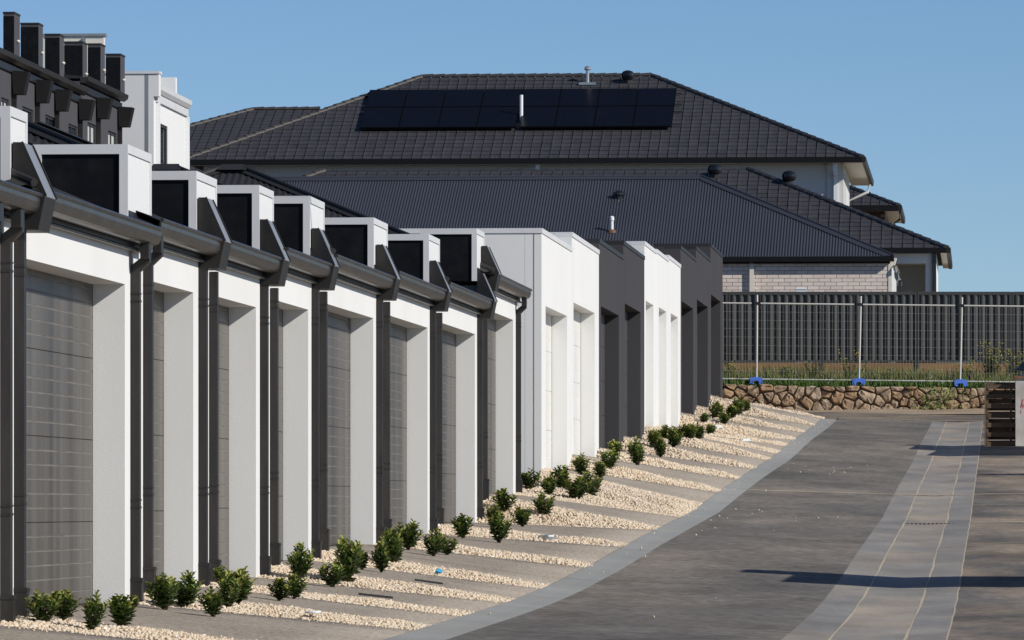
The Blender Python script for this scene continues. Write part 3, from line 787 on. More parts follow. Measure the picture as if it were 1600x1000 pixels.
# ------------------------------------------------------------------ tall rendered garages
PAR = {'a': (847, 357), 'b': (894, 363), 'c': (936, 373), 'd': (974, 376), 'e1': (1007, 377), 'e2': (1024, 386), 'e3': (1043, 399), 'f': (1064, 384), 'g': (1088, 385), 'h': (1110, 380)}
TLAB = {'a': 'tall white rendered garage with the long pale side wall facing the camera', 'b': 'tall white garage second in its pair, beside the first charcoal front',
        'c': 'charcoal garage beside the tall white pair, first of the dark ones', 'd': 'charcoal garage just before the narrow white openings',
        'e1': 'narrow white garage next to the first charcoal pair', 'e2': 'narrow white garage in the middle of the white trio', 'e3': 'narrow white garage last of the trio, before the far charcoal fronts',
        'f': 'charcoal garage just past the narrow white trio', 'g': 'charcoal garage in the middle of the far dark trio', 'h': 'charcoal garage at the far end of the row, by the stone wall'}
for k, a, b, oa, ob in UNITS:
    if k not in PAR: continue
    dark = k in ('c', 'd', 'f', 'g', 'h')
    mw = M['render_dark'] if dark else M['render_white']
    L, z0 = LINT[k], FLOOR[k]
    zt = zrow(PAR[k][1], Yf(PAR[k][0]))
    if k in ('e1', 'e2', 'e3'): zt = {'e1': 4.83, 'e2': 4.86, 'e3': 4.93}[k]
    root = thing('tall_garage', TLAB[k], 'garage', W(0, a, 0), group=GG)
    ly = lambda Y: (Y - a) / CT
    ya, yb = 0.002, ly(b) - 0.002
    MB().grid_wall([ya, ly(oa), ly(ob), yb], [z0 - 0.6, z0, L, zt - 0.07], {(1, 1)}, 0.0, -0.232, 'x').put('front_wall', mw, root, weld=True)
    mb = MB()
    if k == 'a':
        mb.box(-7.2, -0.235, ya, ya + 0.2, z0 - 0.6, zt - 0.07)
    else:
        wr_ = -1.3 if k == 'h' else -0.34
        mb.box(wr_, -0.235, ya, ya + 0.2, z0 - 0.6, zt - 0.07)
        mb.box(-7.2, wr_, ya, ya + 0.2, z0 - 0.6, zt - 0.5)
    mb.box(-7.2, -0.235, yb - 0.2, yb, z0 - 0.6, zt - 0.5)
    mb.box(-7.2, -7.0, ya + .2, yb - .2, z0 - .6, zt - .5)
    mb.put('side_wall', mw, root)
    if k == 'a':
        MB().box(-0.112, -0.100, ya - 0.004, ya, z0 - .5, zt - 0.075).put('control_joint', M['brick_joint'], root)
    MB().box(-7.0, -0.235, ya + .2, yb - .2, zt - .62, zt - .52).put('roof_deck', M['roof_steel'], root)
    cm = M['roof_cap'] if dark else M['frame_white']
    c = MB(); c.box(-0.27, 0.014, ya - (0.014 if k == 'a' else 0), yb, zt - 0.069, zt)
    wl = -7.2 if k == 'a' else -1.3 if k == 'h' else -0.34
    c.box(wl, -0.272, ya - (0.014 if k == 'a' else 0), ya + 0.22, zt - 0.069, zt)
    c.put('parapet_cap', cm, root)
    add_door(root, ly(oa) - 0.03, ly(ob), M['door_dark'] if dark else M['door_cream'], z0, HO + 0.04, -0.232, 4, 0.19)

# ------------------------------------------------------------------ far houses
class Site:
    """a house stands square to the lane; origin at its right front eave corner"""
    def __init__(self, name, label, px, Y):
        self.X, self.Y = sx(px, Y), Y
        self.root = thing(name, label, 'house', (self.X, Y, 0))
    def lx(self, px, ly=0.0):
        q = px - 800
        return (q * (self.Y + ly * CT) - F * (self.X + ly * ST)) / (F * CT + q * ST)
    def lz(self, py, lx=0.0, ly=0.0):
        return (HZ - py) / F * (self.Y - lx * ST + ly * CT)

def ridge_tiles(root, A, B, m, step=0.36, r=0.115, name='ridge_tile', lift=0.02):
    """overlapping half-round ridge tiles from A (low) to B (high)"""
    A, B = Vector(A), Vector(B); d = B - A; n = max(1, int(d.length / step)); dn = d.normalized()
    me = MB()
    nseg = 6; l = step * 1.12
    for (y, rr, up) in ((0.0, r * 1.06, .016), (l, r * .96, 0.0)):
        for i in range(nseg + 1):
            a = math.pi * i / nseg
            me.v.append((-math.cos(a) * rr, y, math.sin(a) * rr * .75 - .03 + up))
    for i in range(nseg): me.f.append([i, i + 1, nseg + 2 + i, nseg + 1 + i]); me.m.append(0)
    for (y, rr, up) in ((0.0, r * 1.06, .016),):
        me.f.append(list(range(nseg + 1))); me.m.append(0)
    mesh = me.mesh(name, m)
    q = dn.to_track_quat('Y', 'Z').to_euler()
    for i in range(n):
        p = A + d * (i / n) + Vector((0, 0, lift))
        part(name, mesh, root, p, q)

def clip(poly, a, b, c):
    out = []
    for i in range(len(poly)):
        p, q = poly[i], poly[(i + 1) % len(poly)]
        dp, dq = a * p[0] + b * p[1] - c, a * q[0] + b * q[1] - c
        if dp <= 0: out.append(p)
        if dp * dq < 0:
            t = dp / (dp - dq); out.append((p[0] + t * (q[0] - p[0]), p[1] + t * (q[1] - p[1])))
    return out
def tile_field(root, xl, xr, run, ze, pitch, y0, m, mm, view, skip=None, w=0.30, g=0.33, maxn=300, hipl=True, hipr=True):
    """interlocking flat tiles on the slope facing the camera. view(x,d): how well placed it is for the picture (None = hidden)"""
    ct, st = math.cos(pitch), math.sin(pitch)
    rows = int(run / ct / g) + 1
    T = MB()
    wv = w - .024; th = .022; L = g + .055
    # slab with slightly dished top and proud front edge
    xs = [-wv / 2, -wv / 4, wv / 4, wv / 2]; dz = [0.010, 0.0, 0.0, 0.004]
    for (y, up) in ((0.0, .024), (L, .006)):
        for x, z in zip(xs, dz): T.v.append((x, y, z + up))
    for x in xs: T.v.append((x, 0.0, .024 - th))
    for i in range(3):
        T.f.append([i, i + 1, 5 + i, 4 + i]); T.m.append(0)
        T.f.append([8 + i, 9 + i, i + 1, i]); T.m.append(0)
    T.f.append([0, 4, 8]); T.f.append([3, 11, 7]); T.m += [0, 0]
    me = T.mesh('roof_tile', m)
    cand = []; cut = []
    for r in range(rows):
        s = r * g
        d = s * ct
        lo = xl + (d if hipl else 0); hi = xr - (d if hipr else 0)
        n0 = int(math.ceil((lo - xl) / w - .6)); n1 = int((hi - xl) / w + .6)
        for c in range(n0, n1 + 1):
            x = xl + c * w + (0.0)
            if x < lo + .55 or x > hi - .55 or s * ct > run - .40:
                cut.append((x, s)); continue
            if skip and skip(x, d): continue
            v = view(x, d)
            cand.append((v if v is not None else 99, x, s))
    cand.sort(key=lambda t: t[0])
    eul = (pitch, 0, 0)
    rr = random.Random(3)
    rest_v, rest_f = [], []
    from mathutils import Euler
    R = Euler(eul).to_matrix()
    for i, (v, x, s) in enumerate(cand):
        jit = rr.uniform(-.006, .006)
        p = Vector((x + rr.uniform(-.004, .004), y0 + s * ct, ze + s * st + jit * .5))
        if i < maxn and v < 99:
            part('roof_tile', me, root, p, (pitch + jit, rr.uniform(-.008, .008), rr.uniform(-.006, .006)))
        else:
            b = len(rest_v)
            for q in T.v: rest_v.append(tuple(R @ Vector(q) + p))
            for f in T.f: rest_f.append([b + k for k in f])
    for x, s in cut:      # tiles cut to the hips and the ridge
        poly = [(x - wv / 2, s), (x + wv / 2, s), (x + wv / 2, s + L), (x - wv / 2, s + L)]
        if hipl: poly = clip(poly, -1, ct, -xl)
        if hipr and len(poly) > 2: poly = clip(poly, 1, ct, xr)
        if len(poly) > 2: poly = clip(poly, 0, 1, run / ct)
        if len(poly) < 3: continue
        b = len(rest_v); n_ = len(poly)
        for px_, ps in poly:
            up = .024 - .018 * (ps - s) / L
            rest_v.append((px_, y0 + ps * ct - up * st, ze + ps * st + up * ct))
        for px_, ps in poly: rest_v.append((px_, y0 + ps * ct, ze + ps * st - .004))
        rest_f.append([b + i for i in range(n_)])
        for i in range(n_): rest_f.append([b + i, b + n_ + i, b + n_ + (i + 1) % n_, b + (i + 1) % n_])
    if rest_v:
        mm_ = bpy.data.meshes.new('roof_tiles'); mm_.from_pydata(rest_v, [], rest_f); mm_.materials.append(mm); mm_.update()
        o = part('roof_tiles', mm_, root); o['kind'] = 'stuff'

def hip_planes(root, xl, xr, depth, ze, pitch, m, front=True, name='roof', drop=0.03, hipl=True):
    """solid hip roof body under tiles or sheets"""
    run = depth / 2; h = run * math.tan(pitch)
    rl, rr = xl + (run if hipl else 0), xr - run
    mb = MB(); z = ze - drop
    vs = [(xl, 0, z), (xr, 0, z), (xr, depth, z), (xl, depth, z), (rl, run, z + h), (rr, run, z + h)]
    mb.add(vs, [(0, 1, 5, 4), (1, 2, 5), (2, 3, 4, 5), (3, 0, 4), (0, 3, 2, 1)])
    return mb.put(name, m, root)

def eave(root, xl, xr, depth, ze, over_f, m=None, h=0.20, sof=None, over_s=None):
    m = m or M['gutter_black']; sof = sof or M['soffit']
    over_s = over_s if over_s is not None else over_f
    MB().box(xl - .02, xr + .0, -.10, .0, ze - h, ze + .02).put('fascia_gutter', m, root)
    MB().extr([(.0, ze - h), (.10, ze - h), (.115, ze - h * .5), (.115, ze + .02), (.0, ze + .02)], -.10, depth, 'y').put('fascia_gutter', M['steel_dark'], root, loc=(xr, 0, 0))
    if over_f > .15:
        s = MB(); s.box(xl, xr - .004, .004, over_f, ze - h + .02, ze - h + .05); s.box(xr - over_s, xr - .004, over_f + .003, depth, ze - h + .021, ze - h + .051)
        s.put('soffit', sof, root)

def vent_pipe(root, x, y, z, h, r=0.05, m=None, flash=True):
    p = MB().tube([(x, y, z - .15), (x, y, z + h)], r, 10).put('vent_pipe', m or M['galv'], root, smooth=False)
    if flash:
        MB().lathe([(r * 1.5, h), (r * 1.9, h + .03), (r * 1.9, h + .09), (r * .8, h + .13)], (x, y, z), 12).put('pipe_cowl', M['galv'], p)
        MB().box(x - .26, x + .26, y - .22, y + .14, z - .05, z + .03).put('pipe_flashing', M['galv'], p)
    return p
def turbine_vent(root, x, y, z, s=1.0):
    b = MB().lathe([(.13 * s, -.12 * s), (.13 * s, .16 * s), (.16 * s, .18 * s)], (x, y, z), 14).put('vent_base', M['steel_dark'], root)
    pr = []
    v = MB()
    n = 18; prof = [(.16, .17), (.25, .23), (.285, .34), (.27, .46), (.20, .55), (.07, .60)]
    v.lathe([(r * s, zz * s) for r, zz in prof], (x, y, z), 18)
    for k in range(n):
        a = 2 * math.pi * k / n
        for i in range(len(prof) - 1):
            r0, z0_ = prof[i]; r1, z1_ = prof[i + 1]
            c, sn = math.cos(a), math.sin(a); c2, s2 = math.cos(a + .22), math.sin(a + .22)
            v.add([(x + r0 * s * c, y + r0 * s * sn, z + z0_ * s), (x + r1 * s * c, y + r1 * s * sn, z + z1_ * s), (x + (r1 + .02) * s * c2, y + (r1 + .02) * s * s2, z + z1_ * s), (x + (r0 + .02) * s * c2, y + (r0 + .02) * s * s2, z + z0_ * s)], [(0, 1, 2, 3)])
    v.put('turbine_head', M['vent_black'], b, smooth=False)

def downpipe_box(root, x0, x1, y0, y1, z0, z1, m, name='downpipe'):
    return MB().box(x0, x1, y0, y1, z0, z1).put(name, m, root)

# --- two-storey tiled house with the solar array
H = Site('house', 'big two-storey house with dark tiled hip roof and a wide black solar array', 1347, 182.0)
R_ = H.root
ze = H.lz(246)
run = 6.75; pit = math.atan((H.lz(118, -6.6, 6.75) - ze) / run)
xl = H.lx(283); xr = 0.0
hip_planes(R_, xl, xr, 2 * run, ze, pit, M['tile_shadow'])
ax0, ax1 = H.lx(556, 2.0), H.lx(1060, 3)
def d_at(py):   # run distance on the slope seen at row py
    lo, hi = 0.0, run
    for _ in range(40):
        mid = (lo + hi) / 2
        if HZ - F * (ze + mid * math.tan(pit)) / (H.Y + 10 * ST + mid * CT) > py: lo = mid
        else: hi = mid
    return lo
def vis_big(x, d):
    px = 800 + F * (H.X + x * CT + d * ST) / (H.Y - x * ST + d * CT)
    if px < 300: return None
    return d + 0.02 * abs(px - 950) / 50
dA0, dA1, dA2 = d_at(206), d_at(174), d_at(146)
tile_field(R_, xl, xr, run, ze, pit, 0, M['tile'], M['tile_mass'], vis_big)
hz = run * math.tan(pit)
ridge_tiles(R_, (xr - run, run, ze + hz), (xl + run, run, ze + hz), M['tile_cap'])
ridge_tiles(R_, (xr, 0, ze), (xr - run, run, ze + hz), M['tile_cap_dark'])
ridge_tiles(R_, (xl, 0, ze), (xl + run, run, ze + hz), M['tile_cap'])
# rear wing rising behind the left hip
wg = MB(); LR, LE = 14.0, 7.0
wzr = H.lz(171, H.lx(430, LR), LR)
a_, b_ = H.lx(395, LR), H.lx(500, LR)
wx = a_ - (LR - LE)
wze = wzr - (LR - LE) * math.tan(pit) * .80
wg.add([(wx, LE, wze), (b_, LE, wze), (b_, LR, wzr), (a_, LR, wzr), (wx, 2 * LR - LE, wze), (b_, 2 * LR - LE, wze)], [(0, 1, 2, 3), (0, 3, 4), (4, 3, 2, 5), (1, 5, 2), (0, 4, 5, 1)])
wg.put('rear_roof', M['tile_shadow'], R_)
tf = MB()
sl = (wzr - wze) / (LR - LE)
for r in range(22):
    s = r * .33
    for c in range(40):
        x = wx + c * .3; d = s
        if x < wx + d or d > LR - LE - .1 or x > b_: continue
        tf.add([(x, LE + d, wze + d * sl + .03), (x + .266, LE + d, wze + d * sl + .03), (x + .266, LE + d + .36, wze + (d + .36) * sl + .01), (x, LE + d + .36, wze + (d + .36) * sl + .01), (x, LE + d, wze + d * sl), (x + .266, LE + d, wze + d * sl)], [(0, 1, 2, 3), (4, 5, 1, 0)])
o = tf.put('rear_roof_tiles', M['tile_mass'], R_); o['kind'] = 'stuff'
ridge_tiles(R_, (wx, LE, wze), (a_, LR, wzr), M['tile_cap'])
ridge_tiles(R_, (b_, LR, wzr), (a_, LR, wzr), M['tile_cap'])
eave(R_, xl, xr, 2 * run, ze, 0.62, h=.155)
# walls
gz = 3.2; wt = ze - .13
fx = H.lx(1318, .62)
mb = MB(); mb.box(xl + .6, fx - .5, .66, .90, gz, wt); mb.box(fx - .5, fx, .60, .90, gz, wt)
# right wall with tall slit windows
ys_ = [.90, 1.9, 2.3, 3.2, 3.6, 9.0]
mb2 = MB(); mb2.grid_wall(ys_, [gz, wt - 1.7, wt - .35, wt], {(1, 1), (3, 1)}, fx - .002, fx - .25, 'x')
mb.put('front_wall', M['render_cream'], R_); mb2.put('side_wall', M['render_cream'], R_, weld=True)
for y in (1.9, 3.2):
    wf = MB(); wf.box(fx - .14, fx - .10, y, y + .4, wt - 1.7, wt - .35)
    o = wf.put('window', M['win_frame'], R_)
    MB().box(fx - .098, fx - .09, y + .05, y + .35, wt - 1.65, wt - .40).put('pane', M['glass'], o)
for px in (366.5, 840.5):
    x = H.lx(px, .3)
    d = MB(); d.box(x - .065, x + .065, .10, .22, ze - .42, ze - .15); d.box(x - .06, x + .06, .22, .60, ze - .52, ze - .42); d.box(x - .06, x + .06, .57, .655, gz, ze - .52)
    d.put('downpipe', M['pipe_white'], R_)
x = H.lx(1305.5, .3)
d = MB(); d.box(x - .065, x + .065, .10, .22, ze - .42, ze - .15); d.box(x - .06, x + .06, .22, .58, ze - .52, ze - .42); d.box(x - .06, x + .06, .50, .597, gz, ze - .52)
d.put('downpipe', M['pipe_white'], R_)
d = MB(); d.tube([(.02, 11.6, ze - .2), (-.05, 11.6, ze - .45), (-.7, 11.6, ze - .75), (-.75, 11.6, gz)], .05, 8); d.put('downpipe', M['pipe_white'], R_)
# solar panels: two rows of eight, portrait, on rails above the tiles
tp = math.tan(pit); cp, sp = math.cos(pit), math.sin(pit)
def on_slope(d, off): return (d - off * sp, ze + d * tp + off * cp)
pw = (H.lx(1050, dA0) - H.lx(562, dA0)) / 8
pxs = {0: (562, dA0, dA1), 1: (578, dA1, dA2)}
for row in (0, 1):
    p0, da, db = pxs[row]
    xs0 = H.lx(562, dA0) + (0.0 if row == 0 else .0)
    for c in range(8):
        x0 = xs0 + c * pw + .007; x1 = x0 + pw - .014
        if row == 0 and c == 4: x0 += .12
        y0_, z0_ = on_slope(da + .02, .16); y1_, z1_ = on_slope(db - .02, .16)
        yb0, zb0 = on_slope(da + .02, .12); yb1, zb1 = on_slope(db - .02, .12)
        P = MB(); P.add([(x0, y0_, z0_), (x1, y0_, z0_), (x1, y1_, z1_), (x0, y1_, z1_), (x0, yb0, zb0), (x1, yb0, zb0), (x1, yb1, zb1), (x0, yb1, zb1)],
                        [(0, 1, 2, 3), (4, 7, 6, 5), (0, 4, 5, 1), (1, 5, 6, 2), (2, 6, 7, 3), (3, 7, 4, 0)])
        o = P.put('solar_panel', M['solar_frame'], R_)
        e = .022
        ya_, za_ = on_slope(da + .02 + e, .164); yb_, zb_ = on_slope(db - .02 - e, .164)
        MB().add([(x0 + e, ya_, za_), (x1 - e, ya_, za_), (x1 - e, yb_, zb_), (x0 + e, yb_, zb_)], [(0, 1, 2, 3)]).put('panel_glass', M['solar'], o)
for d_ in (dA0 + .35, dA1 - .3, dA1 + .3, dA2 - .3):
    y_, z_ = on_slope(d_, .09)
    MB().box(H.lx(566, d_), H.lx(1066, d_), y_ - .02, y_ + .02, z_ - .02, z_ + .02).put('panel_rail', M['vent_black'], R_)
xv = H.lx(813, dA0 + .5); yv, zv = on_slope(dA0 + .9, .02)
MB().tube([(xv, yv, zv - .1), (xv, yv, zv + .78)], .055, 10).put('vent_pipe', M['pipe_white'], R_)
dv = d_at(131)
vent_pipe(R_, H.lx(918, dv), dv, ze + dv * tp, .42, .055)
turbine_vent(R_, H.lx(981, dv), dv, ze + dv * tp + .0, .68)

# --- single-storey tiled house in front of it, right end showing
T = Site('house', 'single-storey tiled house behind the brick one, white portico at its right end', 1479, 168.0)
R_ = T.root
ze = T.lz(388); run = 5.75
pit = math.atan((T.lz(264.5, -5.7, 5.75) - ze) / run)
xl = T.lx(505, run) - run
hip_planes(R_, xl, 0, 2 * run, ze, pit, M['tile_shadow'])
def vis_t(x, d):
    Yt = T.Y - x * ST + d * CT
    px = 800 + F * (T.X + x * CT + d * ST) / Yt
    py = HZ - F * (ze + d * math.tan(pit)) / Yt
    if px < 450: return None
    edge = 277 if px < 1085 else 277 + (px - 1085) * .40
    if py > edge + 3: return None
    return -px * .01
tile_field(R_, xl, 0, run, ze, pit, 0, M['tile'], M['tile_mass'], vis_t)
hz = run * math.tan(pit)
ridge_tiles(R_, (-run, run, ze + hz), (xl + run, run, ze + hz), M['tile_cap_dark'], r=.10, lift=-.03)
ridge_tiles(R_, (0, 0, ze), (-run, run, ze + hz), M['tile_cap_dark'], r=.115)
ridge_tiles(R_, (xl, 0, ze), (xl + run, run, ze + hz), M['tile_cap'], r=.11)
eave(R_, xl, 0, 2 * run, ze, .17, h=.13)
wt = ze - .10; gz = 3.0
fx = T.lx(1463, .20); rx0, rx1 = T.lx(1398, .20), T.lx(1446, .20)
zo = T.lz(411.5, -1, .20)
MB().grid_wall([xl + .5, rx0, rx1, fx], [gz, gz + .2, zo, wt], {(1, 1)}, .20, .45, 'y').put('front_wall', M['render_white'], R_, weld=True)
MB().box(rx0 - .6, rx1 + .01, 2.6, 2.75, gz, wt - .02).put('portico_back_wall', M['render_white'], R_)
MB().box(rx1 + .0, rx1 + .15, .455, 2.6, gz, wt - .02).put('portico_side_wall', M['render_white'], R_)
MB().box(rx0 - .6, rx1, .455, 2.6, zo + .0, zo + .06).put('portico_ceiling', M['soffit'], R_)
MB().box(rx0 - .15, rx1 + .06, .13, .195, zo, zo + .27).put('portico_beam', M['render_white'], R_)
ys_ = [.455, 1.7, 2.1, 3.4, 3.9, 8.0]
MB().grid_wall(ys_, [gz, wt - 1.9, wt - .6, wt], {(1, 1), (3, 1)}, fx - .002, fx - .22, 'x').put('side_wall', M['render_white'], R_, weld=True)
for y, w_ in ((1.7, .4), (3.4, .5)):
    o = MB().box(fx - .12, fx - .08, y, y + w_, wt - 1.9, wt - .6).put('window', M['win_frame'], R_)
    MB().box(fx - .078, fx - .07, y + .05, y + w_ - .05, wt - 1.85, wt - .65).put('pane', M['glass'], o)
x = T.lx(1459.5, .12)
MB().box(x - .06, x + .06, .11, .19, gz, wt).put('downpipe', M['vent_black'], R_)
MB().tube([(-.14, 3.0, gz + 1.3), (.05, 3.0, gz + 1.32), (.06, 3.0, gz + 1.15)], .035, 8).put('wall_lamp', M['vent_black'], R_)
for px, py in ((1117, 277), (1233, 288)):
    d = .0
    lo, hi = 0, run
    for _ in range(30):
        mid = (lo + hi) / 2
        if HZ - F * (ze + mid * math.tan(pit)) / (T.Y + 5 * ST + mid * CT) > py: lo = mid
        else: hi = mid
    turbine_vent(R_, T.lx(px, lo), lo, ze + lo * math.tan(pit) - .02, .68)

# --- brick house with corrugated steel roof, nearest of the three
B = Site('house', 'pale brick house with blue-grey corrugated steel roof just behind the charcoal fence', 1397, 156.0)
R_ = B.root
ze = B.lz(401.5); run = 5.25
pit = math.atan((B.lz(277, -5.2, 5.25) - ze) / run); tp = math.tan(pit)
xl = B.lx(425, run) - run
hip_planes(R_, xl, 0, 2 * run, ze, pit, M['tile_shadow'], drop=.05)
pitchc = .0762; V, Q = [], []
n = int(-xl / pitchc * 6)
for i in range(n + 1):
    x = xl + (0 - xl) * i / n
    d = min(run, x - xl, -x)
    h = .014 * math.cos(2 * math.pi * x / pitchc)
    V += [(x, -.03, ze + h), (x, d, ze + d * tp + h)]
    if i: Q.append((2 * i - 2, 2 * i, 2 * i + 1, 2 * i - 1))
part('corrugated_sheet', np_mesh('corrugated_sheet', V, Q, M['roof_blue']), R_)
hz = run * tp
cp_ = MB()
def cap_line(A, B_, r=.04, lap=.15, side=-1):
    A, B_ = Vector(A), Vector(B_)
    cp_.tube([A + Vector((0, 0, .035)), B_ + Vector((0, 0, .035))], r, 8)
    return A, B_
A, B_ = cap_line((0, 0, ze), (-run, run, ze + hz))
cp_.add([A + Vector((-.26, 0, .025)), A + Vector((0, 0, .05)), B_ + Vector((0, 0, .05)), B_ + Vector((-.0, -.24, -.24 * tp + .025))], [(0, 1, 2, 3)])
A, B_ = cap_line((-run, run, ze + hz), (xl + run, run, ze + hz))
cp_.add([A + Vector((0, -.17, -.17 * tp + .022)), A + Vector((0, 0, .05)), B_ + Vector((0, 0, .05)), B_ + Vector((0, -.17, -.17 * tp + .022))], [(0, 1, 2, 3)])
A, B_ = cap_line((xl, 0, ze), (xl + run, run, ze + hz))
cp_.add([A + Vector((.26, 0, .025)), A + Vector((0, 0, .05)), B_ + Vector((0, 0, .05)), B_ + Vector((0, -.24, -.24 * tp + .025))], [(0, 1, 2, 3)])
cp_.put('hip_capping', M['roof_blue'], R_)
MB().box(xl - .02, .0, -.11, .0, ze - .12, ze + .015).put('fascia_gutter', M['gutter_black'], R_)
MB().box(xl + .1, -.10, .002, .10, ze - .16, ze - .13).put('soffit', M['gutter_black'], R_)
bx = MB(); bx.extr([(-.14, ze - .30), (.0, ze - .22), (.06, ze - .02), (-.14, ze - .02)], .12, .9, 'y'); bx.put('boxed_eave', M['soffit'], R_)
wy = .12; gz = 2.9
fx = B.lx(1393, wy)
MB().box(xl + .4, fx - .006, wy + .10, wy + .3, gz, ze - .10).put('wall_core', M['brick_joint'], R_)
MB().box(fx - .10, fx - .0, wy + .10, wy + 9, gz, ze - .10).put('side_wall', M['render_cream'], R_)
# bricks of the showing stretch, laid one by one
bl, bh, jt = .290, .090, .010
brm = MB().box(0, bl, 0, .095, 0, bh).mesh('brick', M['brick']); brh = MB().box(0, bl / 2 - .005, 0, .095, 0, bh).mesh('brick', M['brick'])
xe = fx - .085; nb = 0
top = ze - .135
for r in range(12):
    z = top - (r + 1) * (bh + jt)
    x = xe - (0 if r % 2 else 0)
    first = True
    while x > xe - 4.55:
        if first and r % 2:
            part('brick', brh, R_, (x - bl / 2 + .005, wy + random.uniform(-.002, .002), z)); x -= bl / 2 + .005
        else:
            part('brick', brm, R_, (x - bl, wy + random.uniform(-.002, .002), z)); x -= bl + jt
        first = False
MB().box(fx - .083, fx + .004, wy - .015, wy + .095, gz, ze - .16).put('corner_trim', M['soffit'], R_)
x = B.lx(1174.5, 0)
MB().box(x - .055, x + .055, wy - .10, wy - .05, gz, ze - .11).put('downpipe', M['soffit'], R_)
# torn foil wrap hanging off the corner
fo = MB(); rr = random.Random(5)
pts = []
for j in range(8):
    z = ze - .22 - j * .075
    for i in range(4):
        pts.append((fx + .03 + i * .045 + j * .016 + rr.uniform(-.02, .02), wy - .05 + rr.uniform(-.07, .07), z + rr.uniform(-.02, .02)))
fo.add(pts, [(j * 4 + i, j * 4 + i + 1, j * 4 + i + 5, j * 4 + i + 4) for j in range(7) for i in range(3)])
fo.put('torn_foil_wrap', M['foil'], R_)
# small roof vent and white flue in the corrugated roof
def d_on(py, x):
    lo, hi = 0.0, run
    for _ in range(40):
        mid = (lo + hi) / 2
        if HZ - F * (ze + mid * tp) / (B.Y - x * ST + mid * CT) > py: lo = mid
        else: hi = mid
    return lo
x = B.lx(968, 4); d = d_on(309, x)
v = MB().lathe([(.10, -.05), (.10, .05), (.17, .07), (.17, .13), (.08, .19), (.0, .20)], (B.lx(967, d), d, ze + d * tp), 14).put('roof_vent', M['vent_black'], R_)
x = B.lx(955, 1); d = d_on(362, x); x = B.lx(956, d)
f_ = MB().tube([(x, d, ze + d * tp - .1), (x, d, ze + d * tp + .30)], .045, 10).put('vent_pipe', M['pipe_white'], R_)
MB().lathe([(.05, .28), (.062, .30), (.062, .38), (.03, .41)], (x, d, ze + d * tp), 10).put('pipe_cowl', M['pipe_white'], f_)
MB().lathe([(.13, -.04), (.11, .03), (.055, .06)], (x, d, ze + d * tp), 12).put('pipe_flashing', M['rust'], f_)

# --- small house showing past the big one's right corner
S_ = Site('house', 'brown brick house with small tiled roof peeping out past the big house on the right', 1404, 204.0)
R_ = S_.root
ze = S_.lz(321.5); run = 4.6; pit = math.radians(23)
xl = -11.0
hip_planes(R_, xl, 0, 2 * run, ze, pit, M['tile_shadow'])
def vis_s(x, d):
    px = 800 + F * (S_.X + x * CT + d * ST) / (S_.Y - x * ST + d * CT)
    return None if px < 1330 else d
tile_field(R_, xl, 0, run, ze, pit, 0, M['tile'], M['tile_mass'], vis_s, maxn=120)
hz = run * math.tan(pit)
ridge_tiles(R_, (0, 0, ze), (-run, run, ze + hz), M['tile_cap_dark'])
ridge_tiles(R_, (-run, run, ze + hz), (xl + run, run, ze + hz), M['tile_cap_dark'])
eave(R_, xl, 0, 2 * run, ze, .5, h=.18)
fx = S_.lx(1383, .5)
MB().box(xl + .5, fx, .62, 8.5, 3.0, ze - .16).put('wall_core', M['brick_joint'], R_)
brm2 = MB().box(0, .290, 0, .1, 0, .090).mesh('brick', M['brick_brown'])
for r in range(14):
    z = ze - .16 - (r + 1) * .1
    for c in range(6):
        part('brick', brm2, R_, (fx - .30 * (c + 1) - (.15 if r % 2 else 0) + .004, .515 + random.uniform(-.002, .002), z))
MB().tube([(.03, .3, ze - .1), (.06, .3, ze - .42), (-.62, .45, ze - .95), (-.62, .47, 3.0)], .04, 8).put('downpipe', M['steel_dark'], R_)

# --- dark three-storey terrace behind the garages on the left
DW = -16.0
def tz(py, Y): return sz(py, Y - DW * ST)
GT = 'attached houses of the charcoal terrace'
lots = [118.0]
wedge_px = [(27, 43, 48, 110, 147), (61, 79, 83, 124, 160), (93, 109, 114, 139, 173), (129, 145, 149, 154, 187), (158, 173, 177, 152, 185), (190, 206, 211, 166, 198)]
block_px = [(5, 22, 31, 21), (32, 60, 67, 38), (70, 93, 100, 55), (100, 129, 136, 67), (137, 157, 164, 70), (165, 188, 195, 86)]
win_px = [(1, 14, 151), (34, 52, 165), (70, 86, 178), (106, 121, 192), (136, 150, 190), (168, 182, 203)]
ends = [Yf(p, DW + .40) + .12 for p in (48, 83, 114, 149, 177, 211)]
start = Yf(-60, DW)
zg1, zg2 = tz(116, Yf(75, DW)), tz(143, Yf(175, DW))
TL = ['first showing house of the charcoal terrace, at the left picture edge', 'second charcoal terrace house from the left, tallest chimney block beside the first',
      'third charcoal terrace house, in front of the cream roof parapet', 'fourth charcoal terrace house, last under the lower gutter',
      'fifth charcoal terrace house, under the raised gutter, pale curtain in its window', 'last charcoal terrace house, touching the tall white house']
